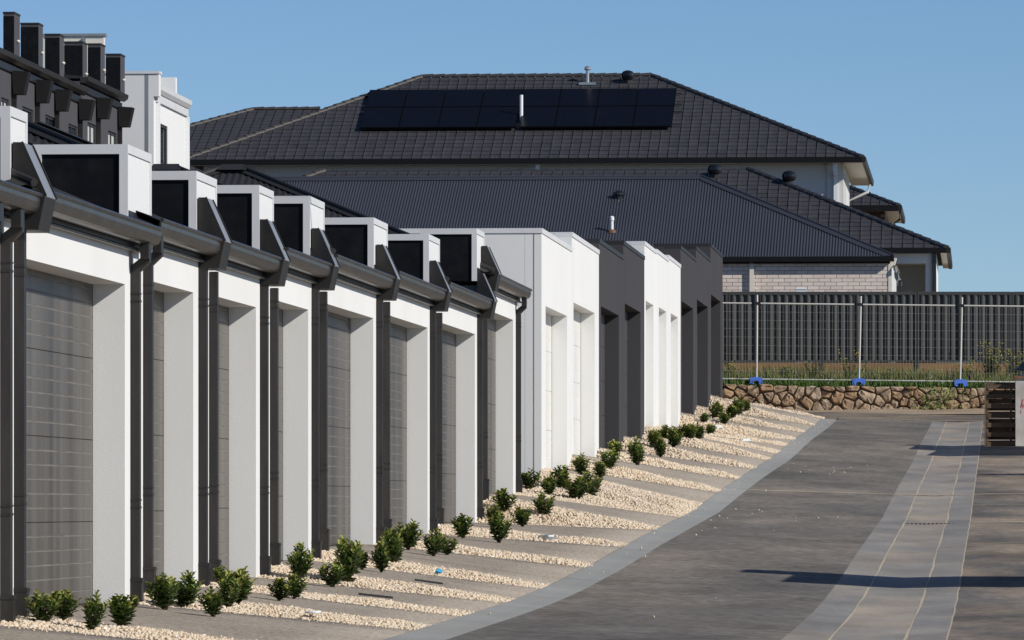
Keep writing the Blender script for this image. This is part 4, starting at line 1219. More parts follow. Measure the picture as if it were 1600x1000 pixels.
for i, Ye in enumerate(ends):
    Ys_ = start if i == 0 else ends[i - 1]
    root = thing('terrace_house', TL[i], 'house', W(DW, Ys_, 0), group=GT)
    ly = lambda Y: (Y - Ys_) / CT
    zg = zg1 if i < 4 else zg2
    p0, p1, wpy = win_px[i]
    wa, wb = ly(Yf(p0 + 1, DW)), ly(Yf(p1, DW))
    zt = tz(wpy, Yf(p0, DW)) ; zt = min(zt, zg - .45)
    zb_ = zt - .75
    MB().grid_wall([.003, wa, wb, ly(Ye) - .003], [2.5, zb_, zt, zg - .12], {(1, 1)}, 0, -.25, 'x').put('front_wall', M['terrace_dark'], root, weld=True)
    MB().box(-8, -.255, .003, ly(Ye) - .003, 2.5, zg - .12).put('rear_volume', M['terrace_dark'], root)
    o = MB().grid_wall([wa + .004, wa + .07, (wa + wb) / 2 - .025, (wa + wb) / 2 + .025, wb - .07, wb - .004], [zb_ + .003, zb_ + .06, zt - .06, zt - .003], {(1, 1), (3, 1)}, -.03, -.08, 'x').put('window', M['win_frame'], root, weld=True)
    MB().box(-.07, -.062, wa + .06, wb - .06, zb_ + .05, zt - .05).put('pane', M['curtain'] if i in (0, 4, 5) else M['glass'], o)
    # gutter and roof
    MB().extr([(.0, zg - .02), (.0, zg - .15), (.10, zg - .17), (.20, zg - .10), (.22, zg), (.19, zg + .02), (.17, zg - .02)], 0.0, ly(Ye), 'y').put('gutter', M['steel_gutter'], root)
    MB().box(.004, .05, 0.01, ly(Ye) - .01, zg - .36, zg - .20).put('fascia', M['steel_dark'], root)
    MB().extr([(.05, zg), (-4, zg + .5), (-8, zg), (-8, zg - .1), (.05, zg - .05)], .01, ly(Ye) - .01, 'y').put('roof', M['roof_steel'], root)
    # parapet wedge under the gutter, pipe below
    a_, b_, c_, t_, bt = wedge_px[i]
    Yw = Yf(b_, DW + .38); y = ly(Yw)
    zt_, zb2 = tz(t_, Yw), tz(bt, Yw)
    x1 = .40; x0 = .02
    MB().extr([(x0, zt_), (x1, zt_ - .03), (x1 - .11, zb2), (x0 + .03, zb2)], y - .02, y + .40, 'y').put('parapet_wedge', M['wedge'], root)
    MB().box(.01, .11, y + .05, y + .17, 2.5, zb2).put('downpipe', M['pipe_dark'], root)
    # block above the gutter
    q0, q1, q2, qt = block_px[i]
    Yb = Yf(q1, DW); yb_ = ly(Yb)
    dpt = (q1 - q0) / F * Yb
    zt_ = tz(qt, Yb)
    bo = MB().box(-dpt, -.0, yb_, yb_ + (Yf(q2, DW) - Yb) / CT, zg + .03, zt_).put('parapet_block', M['terrace_dark'], root)
    MB().box(-dpt - .015, .015, yb_ - .012, yb_ + (Yf(q2, DW) - Yb) / CT + .01, zt_ + .0, zt_ + .04).put('block_cap', M['roof_cap'], bo)
    MB().box(-dpt - .004, .003, yb_ - .006, yb_ - .002, zg + .04, zt_ - .06).put('shade_panel', M['panel_dark'], bo)  # black sheet paints the shade on the block's near face
    MB().lathe([(.035, 0), (.05, .03), (.02, .06)], (.03, yb_ + .42, zg + .40), 8).put('vent_outlet', M['soffit'], bo)
# rear cream parapet showing between the blocks
root = thing('roof_parapet', 'cream parapet with thin steel capping behind the charcoal chimney blocks', 'parapet', W(-21, 172, 0))
YY = 172 + 21 * ST
xa, xb = sx(68, YY) - root.location.x, sx(163, YY) - root.location.x
MB().box(xa, xb, 0, .25, 9.0, sz(57, YY)).put('parapet_wall', M['soffit'], root)
MB().box(xa - .02, xb + .06, -.05, .3, sz(56.8, YY), sz(53, YY)).put('steel_capping', M['flash_grey'], root)
MB().box(xb - .62, xb - .52, -.06, -.003, 9.0, sz(60, YY)).put('cover_strip', M['flash_grey'], root)

# white house at the end of the terrace
Y0 = Yf(240, DW)
root = thing('white_house', 'tall white rendered house at the end of the charcoal terrace, narrow window', 'house', W(DW, Y0, 0))
Yd = Y0 - DW * ST
ly = lambda Y: (Y - Y0) / CT
y1 = ly(Yf(291, DW))
zp = sz(112, Yd); zgw = tz(139, Yf(252, DW))
wa, wb = ly(Yf(249, DW)), ly(Yf(262, DW)); wz1, wz0 = tz(192, Yf(249, DW)), tz(280, Yf(249, DW))
MB().grid_wall([.5, wa, wb, y1], [2.5, wz0, wz1, zgw - .1], {(1, 1)}, 0, -.25, 'x').put('front_wall', M['render_white'], root, weld=True)
MB().box(-9, -.0, 0, .496, 2.5, zp - .06).put('side_wall', M['render_white'], root)
MB().box(.0, .14, -.0, .40, zgw - .30, zp - .06).put('parapet_return', M['render_white'], root)
MB().box(-9, .16, -.03, .52, zp - .055, zp + .02).put('parapet_cap', M['frame_white'], root)
MB().box(-.24, -.14, -.004, -.001, 2.5, zp - .06).put('control_joint', M['flash_grey'], root)
MB().box(-9, -.26, y1 - .3, y1, 2.5, tz(125, Yf(297, DW))).put('rear_parapet', M['render_white'], root)
MB().box(-9, -.3, .5, y1 - .3, 2.5, zgw - .15).put('rear_volume', M['render_white'], root)
MB().extr([(.0, zgw - .02), (.0, zgw - .20), (.08, zgw - .20), (.15, zgw - .10), (.16, zgw + .02), (.12, zgw + .02)], .41, y1 + .06, 'y').put('gutter', M['frame_white'], root)
MB().box(.003, .06,   .42, y1 + .05, zgw - .42, zgw - .22).put('fascia', M['frame_white'], root)
MB().box(.004, .10, y1 - .14, y1 - .02, 2.5, zgw - .43).put('downpipe', M['pipe_white'], root)
MB().box(.004, .10, .50, .62, 2.5, zgw - .43).put('downpipe', M['pipe_white'], root)
o = MB().grid_wall([wa + .004, wa + .08, wb - .08, wb - .004], [wz0 + .004, wz0 + .08, wz1 - 1.12, wz1 - 1.04, wz1 - .08, wz1 - .004], {(1, 1), (1, 3)}, -.02, -.08, 'x').put('window', M['win_frame'], root, weld=True)
MB().box(-.07, -.06, wa + .07, wb - .07, wz0 + .07, wz1 - 1.1).put('pane', M['curtain'], o)
MB().box(-.07, -.06, wa + .07, wb - .07, wz1 - 1.06, wz1 - .07).put('pane', M['glass'], o)

# ------------------------------------------------------------------ stone wall, garden bed, fences
WY = 148.0
def fx_(px, Y=WY): return sx(px, Y)
x0, x1 = fx_(1085), fx_(1660)
def wall_top(x): return sz(600.5, WY) - .011 * (x - fx_(1128))
def wall_bot(x): return sz(641, WY) - .004 * (x - fx_(1128)) - .06
root = thing('stone_wall', 'low dry sandstone boulder wall at the far end of the lane', 'wall', (x0, WY, 0), 0)
rs = random.Random(11)
# random packing: cells of a weighted half-plane diagram
seeds = []
Lw = x1 - x0
xx = 0.0
for row, (zc, step) in enumerate(((.06, .34), (.24, .33), (.42, .30), (.57, .28))):
    xx = rs.uniform(-.2, .1)
    while xx < Lw + .3:
        seeds.append((xx + rs.uniform(-.05, .05), zc + rs.uniform(-.075, .075)))
        xx += step * rs.uniform(.5, 1.7)
seeds = [(x, z, rs.uniform(.75, 1.35)) for x, z in seeds]
for i, (sx_, sz_, wt_) in enumerate(seeds):
    H0 = .70
    poly = [(max(sx_ - .7, -.05), -.03), (min(sx_ + .7, Lw), -.03), (min(sx_ + .7, Lw), H0 - .08 + rs.uniform(-.03, .03)), (max(sx_ - .7, -.05), H0 - .08 + rs.uniform(-.03, .03))]
    for j, (tx_, tz_, w2) in enumerate(seeds):
        if j == i or abs(tx_ - sx_) > 1.2: continue
        a, b = tx_ - sx_, tz_ - sz_
        f = .5 + .12 * (wt_ - w2)
        mx_, mz_ = sx_ + a * f, sz_ + b * f
        poly = clip(poly, a, b, a * mx_ + b * mz_)
        if len(poly) < 3: break
    if len(poly) < 3: continue
    cx = sum(p[0] for p in poly) / len(poly); cz = sum(p[1] for p in poly) / len(poly)
    # subdivide outline, inset for the joint, roughen
    out = []
    for k in range(len(poly)):
        p, q = poly[k], poly[(k + 1) % len(poly)]
        out.append(p)
        if math.hypot(q[0] - p[0], q[1] - p[1]) > .14: out.append(((p[0] + q[0]) / 2, (p[1] + q[1]) / 2))
    # soften corners
    sm = [(.13 * out[k - 1][0] + .74 * out[k][0] + .13 * out[(k + 1) % len(out)][0], .13 * out[k - 1][1] + .74 * out[k][1] + .13 * out[(k + 1) % len(out)][1]) for k in range(len(out))]
    size = max(.08, min(max(p[0] for p in sm) - min(p[0] for p in sm), max(p[1] for p in sm) - min(p[1] for p in sm)))
    rings = []
    bul = rs.uniform(.05, .12)
    for (s_, y) in ((1.0, .10), (.99, .0), (.94, -bul * .6), (.70, -bul), ):
        rings.append([((p[0] - cx) * s_ + rs.uniform(-.009, .009), y + rs.uniform(-.022, .022), (p[1] - cz) * s_ + rs.uniform(-.009, .009)) for p in sm])
    mb = MB(); n = len(sm)
    vs = [p for r in rings for p in r] + [(rs.uniform(-.03, .03), -bul * rs.uniform(.9, 1.2), rs.uniform(-.03, .03))]
    fs = []
    for r in range(3):
        for k in range(n): fs.append((r * n + k, r * n + (k + 1) % n, (r + 1) * n + (k + 1) % n, (r + 1) * n + k))
    for k in range(n): fs.append((3 * n + k, 3 * n + (k + 1) % n, 4 * n))
    mb.add(vs, fs)
    wx_ = x0 + cx
    part('stone', mb.mesh('stone', M['stone']), root, (cx, rs.uniform(-.02, .03), wall_bot(wx_) + cz * (wall_top(wx_) - wall_bot(wx_)) / .62))
zt0, zt1, zb0, zb1 = wall_top(x0) - .09, wall_top(x1) - .09, wall_bot(x0) - .2, wall_bot(x1) - .2
mb = MB(); mb.extr([(0, zb0), (Lw, zb1), (Lw, zt1), (0, zt0)], .05, .40, 'y'); mb.put('wall_core', M['mortar'], root)

# planted bed behind the wall, rising to the fence
FY = 152.0
bx0, bx1 = fx_(1085), fx_(1720)
xs_ = np.linspace(bx0, bx1, 40)
V = []; ysb = [148.12, 148.6, 149.2, 150.2, 151.2, 152.3]
def bed_z(x, Y): return float(np.interp(Y, [148.12, 148.6, 149.2, 150.2, 152.3], [-.06, -.03, .0, .06, .14])) + wall_top(x) + .012 * math.sin(x * 5 + Y * 3)
for Y in ysb:
    for x in xs_: V.append((x, Y, bed_z(x, Y)))
idx = np.arange(len(V)).reshape(len(ysb), len(xs_))
Q = np.stack([idx[:-1, :-1], idx[:-1, 1:], idx[1:, 1:], idx[1:, :-1]], -1).reshape(-1, 4)
o = part('garden_bed_soil', np_mesh('garden_bed_soil', np.array(V), Q, M['soil'])); o['kind'] = 'structure'

# charcoal steel fence: bays of ribbed sheets between posts, on a brown plinth board
ftop = lambda x: sz(456, FY)
zt, zs = sz(456, FY), sz(565.5, FY)
post_px = [844, 991, 1138, 1284.5, 1433, 1581, 1729]
root = thing('steel_fence', 'tall charcoal ribbed steel fence standing on a brown plinth board', 'fence', (fx_(1138, FY), FY, 0), 0)
ox = root.location.x
for i, p in enumerate(post_px):
    xp = fx_(p, FY) - ox
    q = MB(); q.box(xp - .055, xp - .008, -.035, .035, zs - .62, zt); q.box(xp + .008, xp + .055, -.035, .035, zs - .62, zt); q.box(xp - .008, xp + .008, -.02, .02, zs - .62, zt)
    q.put('fence_post', M['fence_steel'], root)
for i in range(len(post_px) - 1):
    xa, xb = fx_(post_px[i], FY) - ox + .055, fx_(post_px[i + 1], FY) - ox - .055
    MB().box(xa + .002, xb - .002, -.030, .030, zt - .075, zt + .004).put('top_rail', M['fence_steel'], root)
    MB().box(xa + .002, xb - .002, -.030, .030, zs - .005, zs + .045).put('bottom_rail', M['fence_steel'], root)
    # three sheets, ribs about 200 mm apart
    tw = (xb - xa) / 3
    prof = []
    npan = 4
    pw_ = tw / npan
    for k in range(npan):
        u = k * pw_
        prof += [(u, .022), (u + pw_ * .16, -.024), (u + pw_ * .56, -.024), (u + pw_ * .74, .022)]
    prof.append((tw - .002, .020))
    V, Q = [], []
    for k, (u, y) in enumerate(prof):
        V += [(u, y, zs + .045), (u, y, zt - .06)]
        if k: Q.append((2 * k - 2, 2 * k, 2 * k + 1, 2 * k - 1))
    if i == 0: me_sheet = np_mesh('fence_sheet', V, Q, M['fence_steel'])
    else: me_sheet = np_mesh('fence_sheet', V, Q, M['fence_steel'])
    for s in range(3): part('fence_sheet', me_sheet, root, (xa + s * tw, 0, 0))
    xm = (xa + xb) / 2
    hb = .19
    for r in range(2):
        part('plinth_board', MB().box(xa - .08, xb + .08, -.012, .03, zs - .01 - (r + 1) * hb + .004, zs - .01 - r * hb).mesh('plinth_board', M['timber_board']), root)

# temporary mesh fence panels on blue feet along the wall top
PY_ = 148.55
GP = 'temporary mesh fence panels on the stone wall'
ppx = [862, 1022, 1182, 1342, 1500, 1660]
pl = ['temporary wire fence panel disappearing behind the last charcoal garage', 'temporary wire fence panel between the last charcoal garage and the first standing post',
      'temporary wire fence panel between the first two pale posts', 'temporary wire fence panel between the second and third pale posts', 'temporary wire fence panel at the right, above the pallet']
for i in range(1, 5):
    xa, xb = sx(ppx[i], PY_), sx(ppx[i + 1], PY_)
    za = lambda x: sz(592.5, PY_) - .011 * (x - sx(1182, PY_))
    root = thing('mesh_fence_panel', pl[i], 'fence panel', (xa, PY_, za(xa)), 0, GP)
    Lp = xb - xa; sl_ = -.011
    hR = sz(474, PY_) - sz(592.5, PY_)
    hp = sz(461, PY_) - sz(592.5, PY_)
    fr_ = MB(); fr_.tube([(.05, 0, sl_ * .05), (Lp - .03, 0, sl_ * Lp)], .020, 8); fr_.put('bottom_rail', M['fence_pipe'], root)
    fr_ = MB(); fr_.tube([(.05, 0, hR + sl_ * .05), (Lp - .12, 0, hR + sl_ * Lp)], .020, 8); fr_.put('top_rail', M['fence_pipe'], root)
    ln = rs.uniform(-.010, .012)
    MB().tube([(0.0, -.02, -.10), (0.02 + ln, -.02, hp * .5), (.035 + ln * 2, -.02, hp)], .024, 8).put('fence_upright', M['fence_pipe'], root)
    MB().box(-.05, .10, -.05, .02, hR - .035, hR + .035).put('panel_clamp', M['vent_black'], root)
    wm = MB()
    nvw = int(Lp / .078)
    for k in range(1, nvw):
        x = .05 + (Lp - .1) * k / nvw
        wm.tube([(x, 0, sl_ * x), (x, 0, hR + sl_ * x)], .0036, 4, cap=False)
    for k in range(1, 9):
        z = hR * k / 9
        wm.tube([(.05, .004, z + sl_ * .05), (Lp - .05, .004, z + sl_ * Lp)], .0036, 4, cap=False)
    o = wm.put('mesh_wire', M['fence_wire'], root); o['kind'] = 'stuff'
FL = {1: 'blue plastic fence foot nearest the last charcoal garage', 2: 'blue plastic fence foot, middle one on the stone wall', 3: 'blue plastic fence foot nearest the timber pallet'}
for i, p in ((1, 1181), (2, 1341), (3, 1500)):
    xf = sx(p, PY_ - .1)
    root = thing('fence_foot', FL[i], 'fence foot', (xf, PY_ - .12, za(xf) - .13), 0, 'blue fence feet')
    a = MB()
    # solid block with a rounded arch slot through it
    prof = [(-.165, 0), (-.150, .15), (-.12, .165), (.12, .165), (.150, .15), (.165, 0), (.065, 0), (.060, .075), (-.060, .075), (-.065, 0)]
    a.extr(prof, -.26, .26, 'y'); a.put('foot_block', M['foot_blue'], root)
    b = MB(); b.box(-.055, .055, -.20, .20, .166, .178); b.put('foot_lug', M['foot_blue'], root)

# weeds along the bed
def blades(name, n, xr, yr, hr, wd, m, lean=.25, dens=None):
    X = rng.uniform(xr[0], xr[1], n); Y = rng.uniform(yr[0], yr[1], n)
    if dens is not None:
        keep = rng.uniform(0, 1, n) < dens(X); X, Y = X[keep], Y[keep]; n = len(X)
    Hh = rng.uniform(hr[0], hr[1], n) * rng.uniform(.5, 1.0, n)
    A = rng.uniform(0, 2 * math.pi, n)
    base = np.array([bed_z(x, y) - .02 for x, y in zip(X, Y)])
    dx, dy = np.cos(A) * wd, np.sin(A) * wd
    lx_, ly_ = rng.normal(0, lean, n) * Hh, rng.normal(0, lean, n) * Hh
    V = np.zeros((n, 5, 3))
    V[:, 0] = np.stack([X - dx, Y - dy, base], -1); V[:, 1] = np.stack([X + dx, Y + dy, base], -1)
    V[:, 2] = np.stack([X + dx * .8 + lx_ * .4, Y + dy * .8 + ly_ * .4, base + Hh * .55], -1); V[:, 3] = np.stack([X - dx * .8 + lx_ * .4, Y - dy * .8 + ly_ * .4, base + Hh * .55], -1)
    V[:, 4] = np.stack([X + lx_, Y + ly_, base + Hh], -1)
    tri = np.array([[0, 1, 2], [0, 2, 3], [3, 2, 4]])
    Fs = tri[None] + (np.arange(n) * 5)[:, None, None]
    o = part(name, np_mesh(name, V.reshape(-1, 3), Fs.reshape(-1, 3), m)); o['kind'] = 'stuff'
    return o, np.stack([X + lx_, Y + ly_, base + Hh], -1)
wx0, wx1 = fx_(1110), fx_(1640)
blades('short_green_grass', 9000, (wx0, wx1), (148.15, 148.9), (.10, .30), .013, M['weed_low'])[0]['label'] = 'low green grass along the top of the stone wall'
def dn(X): return .35 + .65 * (np.sin(X * 2.1) * .5 + .5) * (np.sin(X * .77 + 1) * .4 + .6)
blades('weedy_grass', 15000, (wx0, wx1), (148.7, 151.7), (.22, .62), .011, M['weed'], dens=dn)[0]['label'] = 'olive weedy grass in front of the charcoal fence'
blades('dry_grass', 9000, (wx0, wx1), (148.9, 151.8), (.2, .62), .008, M['weed_dry'], dens=dn)[0]['label'] = 'dry straw-coloured grass among the weeds'
# taller leafy weeds with yellow flower heads
def weed_plant(name, x, Y, h, n, label, flowers, spread=.25):
    root = thing(name, label, 'weed', (x, Y, bed_z(x, Y) - .02), 0, 'tall weeds in front of the fence')
    st = MB(); lf = MB(); fl = MB()
    for k in range(n):
        a = rs.uniform(0, 6.28); sp_ = rs.uniform(.1, 1) * spread; hh = h * rs.uniform(.55, 1.0)
        p0 = Vector((rs.uniform(-.05, .05), rs.uniform(-.05, .05), 0)); p2 = Vector((math.cos(a) * sp_, math.sin(a) * sp_, hh)); p1 = p0.lerp(p2, .5) + Vector((0, 0, .04))
        st.tube([p0, p1, p2], [.007, .005, .003], 4, cap=False)
        for q in range(int(hh / .030)):
            t = rs.uniform(.08, .98); c = p0.lerp(p2, t); b = rs.uniform(0, 6.28); l = rs.uniform(.05, .11) * (1.15 - t * .5)
            d = Vector((math.cos(b), math.sin(b), rs.uniform(.1, .8))) * l; s = Vector((-math.sin(b), math.cos(b), 0)) * l * .3
            lf.add([c, c + d * .5 + s, c + d, c + d * .5 - s], [(0, 1, 2), (0, 2, 3)])
        if flowers and rs.random() < flowers:
            for _ in range(rs.randint(1, 4)):
                c = p2 + Vector((rs.uniform(-.05, .05), rs.uniform(-.05, .05), rs.uniform(-.10, .03))); r = rs.uniform(.010, .018)
                fl.lathe([(r, 0), (r * .7, r * .8)], c, 5)
    st.put('stems', M['stem'], root); o = lf.put('leaves', M['weed'], root); o['kind'] = 'stuff'
    if fl.v:
        o = fl.put('flowers', M['flower'], root); o['kind'] = 'stuff'
wl = [(1136, .55, 14, 'low leafy weed beside the corner of the last charcoal garage', .3), (1225, .52, 22, 'bushy dark weed between the first two fence posts', .1),
      (1272, .60, 16, 'bushy weed with a few yellow flowers left of the middle fence post', .35), (1330, .85, 10, 'tall thin weed beside the middle fence post', .4),
      (1385, .50, 18, 'low weed patch in the third wire panel', .4), (1455, .40, 12, 'small weed right of the charcoal fence post near the pallet end', .2),
      (1512, .70, 16, 'weed with yellow flowers just right of the third fence post', .8), (1548, 1.15, 26, 'tallest flowering weed, behind the pallet', .9),
      (1590, .95, 24, 'wide flowering weed above the white painted pillar', .9)]
for px, h, n, lb, fl in wl: weed_plant('flowering_weed', fx_(px, 149.8), 149.8 + rs.uniform(-.5, .8), h * 1.05, int(n * 1.8), lb, fl, .20 + h * .26)
# creeper hanging on the stones near the pallet
root = thing('creeping_plant', 'green creeper spilling over the stones left of the pallet', 'creeper', (fx_(1462, 147.9), 147.86, 0), 0)
lf = MB()
for k in range(260):
    u, v = rs.gauss(0, .33), rs.uniform(0, 1)
    c = Vector((u - .35 * (1 - v) * 1.0 + .25, -.05 - rs.uniform(0, .12), wall_bot(fx_(1462)) + .08 + v * .55))
    b = rs.uniform(0, 6.28); l = rs.uniform(.03, .07)
    d = Vector((math.cos(b), -.5, math.sin(b))) * l; s = Vector((-math.sin(b), 0, math.cos(b))) * l * .4
    lf.add([c, c + d * .5 + s, c + d, c + d * .5 - s], [(0, 1, 2), (0, 2, 3)])
o = lf.put('leaves', M['weed'], root); o['kind'] = 'stuff'

# small white cap of a water heater showing over the fence
Yh = 154.6
root = thing('water_heater', 'white top of a water heater just showing above the charcoal fence', 'water heater', (sx(1251.5, Yh), Yh, 3.2), 0)
hh = sz(449, Yh) - 3.2
MB().box(-.13, .13, -.12, .12, 0, hh - .06).put('heater_case', M['pipe_white'], root)
MB().extr([(-.145, hh - .058), (.145, hh - .058), (.13, hh - .01), (.09, hh), (-.09, hh), (-.13, hh - .01)], -.14, .14, 'y').put('heater_lid', M['pipe_white'], root)

# ------------------------------------------------------------------ pallet and painted pillar at the right
PW = 119.6
xp0, xp1 = sx(1541, PW), sx(1588, PW)
zb = sz(698, PW)
root = thing('timber_pallet', 'weathered timber pallet standing on end beside the drain strip', 'pallet', (xp0, PW, zb), math.radians(-3))
hP = sz(598, PW) - zb; wP = xp1 - xp0
for i in range(7):
    z = .05 + i * (hP - .13) / 6
    MB().box(.012, wP, -.020 + rs.uniform(-.003, .003), .0, z - .045 if i else .0, z + .045).put('deck_board', M['timber_pallet'], root)
for x in (.0, wP - .13, ):
    MB().box(x + .004, x + .045, .002, .10, 0.0, hP).put('stringer', M['timber_pallet'], root)
MB().box(-.03, .0, -.03, .11, 0.0, hP + .02).put('edge_board', M['timber_pallet'], root)
for i in range(9):
    z = .06 + i * (hP - .12) / 8
    MB().box(.012, wP, .102, .120, z - .062, z + (.062 if i != 6 else .03)).put('back_board', M['timber_pallet'], root)

PX = 119.3
root = thing('painted_pillar', 'white painted pillar with red spray marks and a rusty rim, cut by the right edge', 'pillar', (sx(1587, PX), PX, sz(697, PX)), math.radians(-3))
hp = sz(592, PX) - sz(697, PX)
MB().box(0, .62, 0, .6, 0, hp).put('pillar_body', M['paint_white'], root)
MB().box(-.03, .66, -.03, .64, hp + .001, hp + .06).put('pillar_rim', M['rust'], root)
for q in range(9):
    m = MB(); x, z = .10 + rs.uniform(-.03, .10), hp * (.58 + rs.uniform(-.14, .08))
    m.add([(x, -.003, z), (x + .02, -.003, z + .01), (x + .03 + rs.uniform(-.02, .02), -.003, z + .10), (x + .012, -.003, z + .09)], [(0, 1, 2, 3)])
    m.put('spray_mark', M['spray_red'], root)
root2 = thing('lantern', 'black lantern with a wide conical hood on the white pillar, cut by the right edge', 'lantern', (sx(1601, PX), PX + .28, sz(697, PX) + hp + .06), 0)
MB().lathe([(.07, 0), (.075, .02), (.075, .10), (.07, .12)], (0, 0, 0), 12).put('lantern_glass', M['lamp_glass'], root2)
MB().lathe([(.22, .11), (.225, .125), (.10, .19), (.05, .25), (.02, .28)], (0, 0, 0), 16).put('lantern_hood', M['vent_black'], root2)

# stand-in walls added outside the picture to cast shadows across the lane
wz = lane_z(7.3, 55)
root = thing('shadow_wall', 'unseen white wall added to shade the lane by the near garages', 'wall', W(7.45, 57.3, lane_z(7.45, 57.3) - .15))
MB().grid_wall([0, 2.0, 2.8], [0, 2.46, 2.80], {(0, 1)}, 0, .24, 'x').put('wall_body', M['render_white'], root, weld=True)
MB().box(-.03, .27, 2.0, 2.82, 2.802, 2.85).put('wall_coping', M['frame_white'], root)
root = thing('shadow_wall', 'unseen white wall added to shade the lane just before the timber pallet', 'wall', W(7.65, 113.8, lane_z(7.65, 113.8) - .15))
MB().grid_wall([0, 3.0, 5.4], [0, 1.95, 2.30], {(0, 1)}, 0, .24, 'x').put('wall_body', M['render_white'], root, weld=True)
MB().box(-.03, .27, 3.0, 5.42, 2.302, 2.35).put('wall_coping', M['frame_white'], root)

# overhead service cable between two poles, both outside the picture; it draws a thin shadow over the lane
for w_, lb in ((-16.0, 'timber power pole behind the garages'), (34.0, 'timber power pole across the lane')):
    p = W(w_, 52.1, 0)
    root = thing('power_pole', lb, 'pole', (p.x, p.y, -2.0))
    MB().tube([(0, 0, 0), (0, 0, 11.2)], [.15, .11], 10).put('pole_shaft', M['timber_pallet'], root)
    MB().box(-.9, .9, -.06, .06, 10.6, 10.72).put('cross_arm', M['timber_pallet'], root)
cb = MB(); a, b = W(-16, 52.1, 8.6), W(34, 52.1, 8.6)
cb.tube([a.lerp(b, t) + Vector((0, 0, -1.5 * (1 - (2 * t - 1) ** 2))) for t in np.linspace(0, 1, 25)], .020, 6)
tag(cb.put('overhead_cable', M['cable']), 'black overhead cable spanning the lane between two poles', 'cable')

# ------------------------------------------------------------------ shrubs in the gravel
def shrub_mesh(seed, tall=1.0):
    r = random.Random(seed)
    st, lf = MB(), MB()
    n = r.randint(11, 15)
    for k in range(n):
        a = 2 * math.pi * k / n + r.uniform(-.4, .4); sp_ = r.uniform(.15, 1.0) * .36; hh = r.uniform(.62, 1.0) * (1.0 - .25 * sp_ / .36)
        p0 = Vector((r.uniform(-.04, .04), r.uniform(-.04, .04), -.02)); p2 = Vector((math.cos(a) * sp_, math.sin(a) * sp_, hh * .93))
        p1 = p0.lerp(p2, .5) + Vector((math.cos(a), math.sin(a), 0)) * .05
        st.tube([p0, p1, p2], [.014, .010, .006], 5, cap=False)
        m = int(26 * hh) + 6
        for q in range(m):
            t = .10 + .90 * q / (m - 1)
            c = (p0.lerp(p1, t * 2) if t < .5 else p1.lerp(p2, t * 2 - 1))
            b = q * 2.4 + r.uniform(-.4, .4)
            up = .25 + .9 * t ** 2 + r.uniform(-.15, .25)
            l = r.uniform(.15, .225) * (1.0 if t < .9 else .85)
            d = Vector((math.cos(b), math.sin(b), up)).normalized() * l
            s = Vector((-math.sin(b), math.cos(b), 0)) * l * r.uniform(.22, .30)
            nrm = d.cross(s).normalized() * (l * .10)
            if nrm.z < 0: nrm = -nrm
            lf.mi = 2 if (t > .86 and r.random() < .8) else 1 if (t > .5 and r.random() < .6) else 0
            # obovate leaf folded along its midrib, tip curling down
            lf.add([c, c + d * .45 + s * .75 + nrm, c + d * .78 + s + nrm, c + d - nrm * .6, c + d * .78 - s + nrm, c + d * .45 - s * .75 + nrm, c + d * .6 - nrm * .2],
                   [(0, 1, 6), (1, 2, 6), (2, 3, 6), (3, 4, 6), (4, 5, 6), (5, 0, 6)])
    import bmesh
    def raw(mb, name, mats):
        me = bpy.data.meshes.new(name); me.from_pydata(mb.v, [], mb.f)
        for m_ in mats: me.materials.append(m_)
        if len(mats) > 1: me.polygons.foreach_set("material_index", mb.m)
        me.update(); return me
    return raw(st, 'stems', [M['stem']]), raw(lf, 'leaves', [M['leaf'], M['leaf_mid'], M['leaf_young']])
SHR = [shrub_mesh(100 + i) for i in range(7)]
def surf(w, Y):
    if w < wk(Y): return yard_z(w, Y) + .02
    return lane_z(w, Y)
def ground_hit(px, py):
    best = None
    Y = 33.0
    while Y < 146:
        # facade-frame coordinates of the bearing at depth Y
        Xw = sx(px, Y)
        w = (Xw - (732 * Y - K) / F) / (CT + ST * 732 / F)
        Yfac = Y + w * ST
        if -.3 < w < 6:
            d = sz(py, Y) - surf(w, Yfac)
            if best is not None and best[0] < 0 <= d or best is not None and best[0] > 0 >= d:
                t = best[0] / (best[0] - d)
                return best[1] + t * (w - best[1]), best[2] + t * (Yfac - best[2])
            best = (d, w, Yfac)
        else: best = None
        Y += .1
    return None
plants = [(66, 972, 52, 50), (100, 968, 52, 50), (143, 984, 60, 38), (188, 979, 56, 52), (211, 948, 20, 18), (258, 951, 58, 50), (288, 947, 54, 48),
          (333, 962, 46, 42), (354, 949, 58, 40), (374, 942, 60, 46), (347, 915, 34, 24), (469, 903, 54, 40), (436, 937, 36, 40), (459, 934, 38, 36), (520, 916, 46, 40), (541, 911, 80, 48), (566, 889, 34, 26),
          (596, 893, 50, 32), (615, 882, 58, 40), (638, 858, 46, 40), (678, 868, 44, 34), (698, 866, 34, 30), (723, 840, 38, 34),
          (780, 847, 48, 34), (772, 823, 36, 32), (788, 798, 36, 38), (816, 822, 34, 30),
          (826, 765, 34, 34), (852, 805, 38, 32), (858, 774, 34, 26), (878, 767, 40, 32), (908, 741, 32, 30), (902, 780, 36, 38), (921, 777, 40, 36), (938, 746, 28, 28), (952, 732, 36, 28), (961, 713, 26, 24),
          (996, 726, 44, 32), (1023, 700, 30, 24), (1032, 714, 36, 24), (1040, 685, 22, 24), (1052, 698, 30, 26), (1062, 684, 22, 26), (1076, 687, 28, 24), (1092, 686, 24, 26), (1110, 679, 18, 20),
          (1099, 661, 18, 18), (1118, 652, 22, 22), (1120, 644, 18, 18), (1131, 662, 20, 20), (1142, 654, 24, 22), (1152, 648, 28, 24), (1167, 643, 20, 16)]
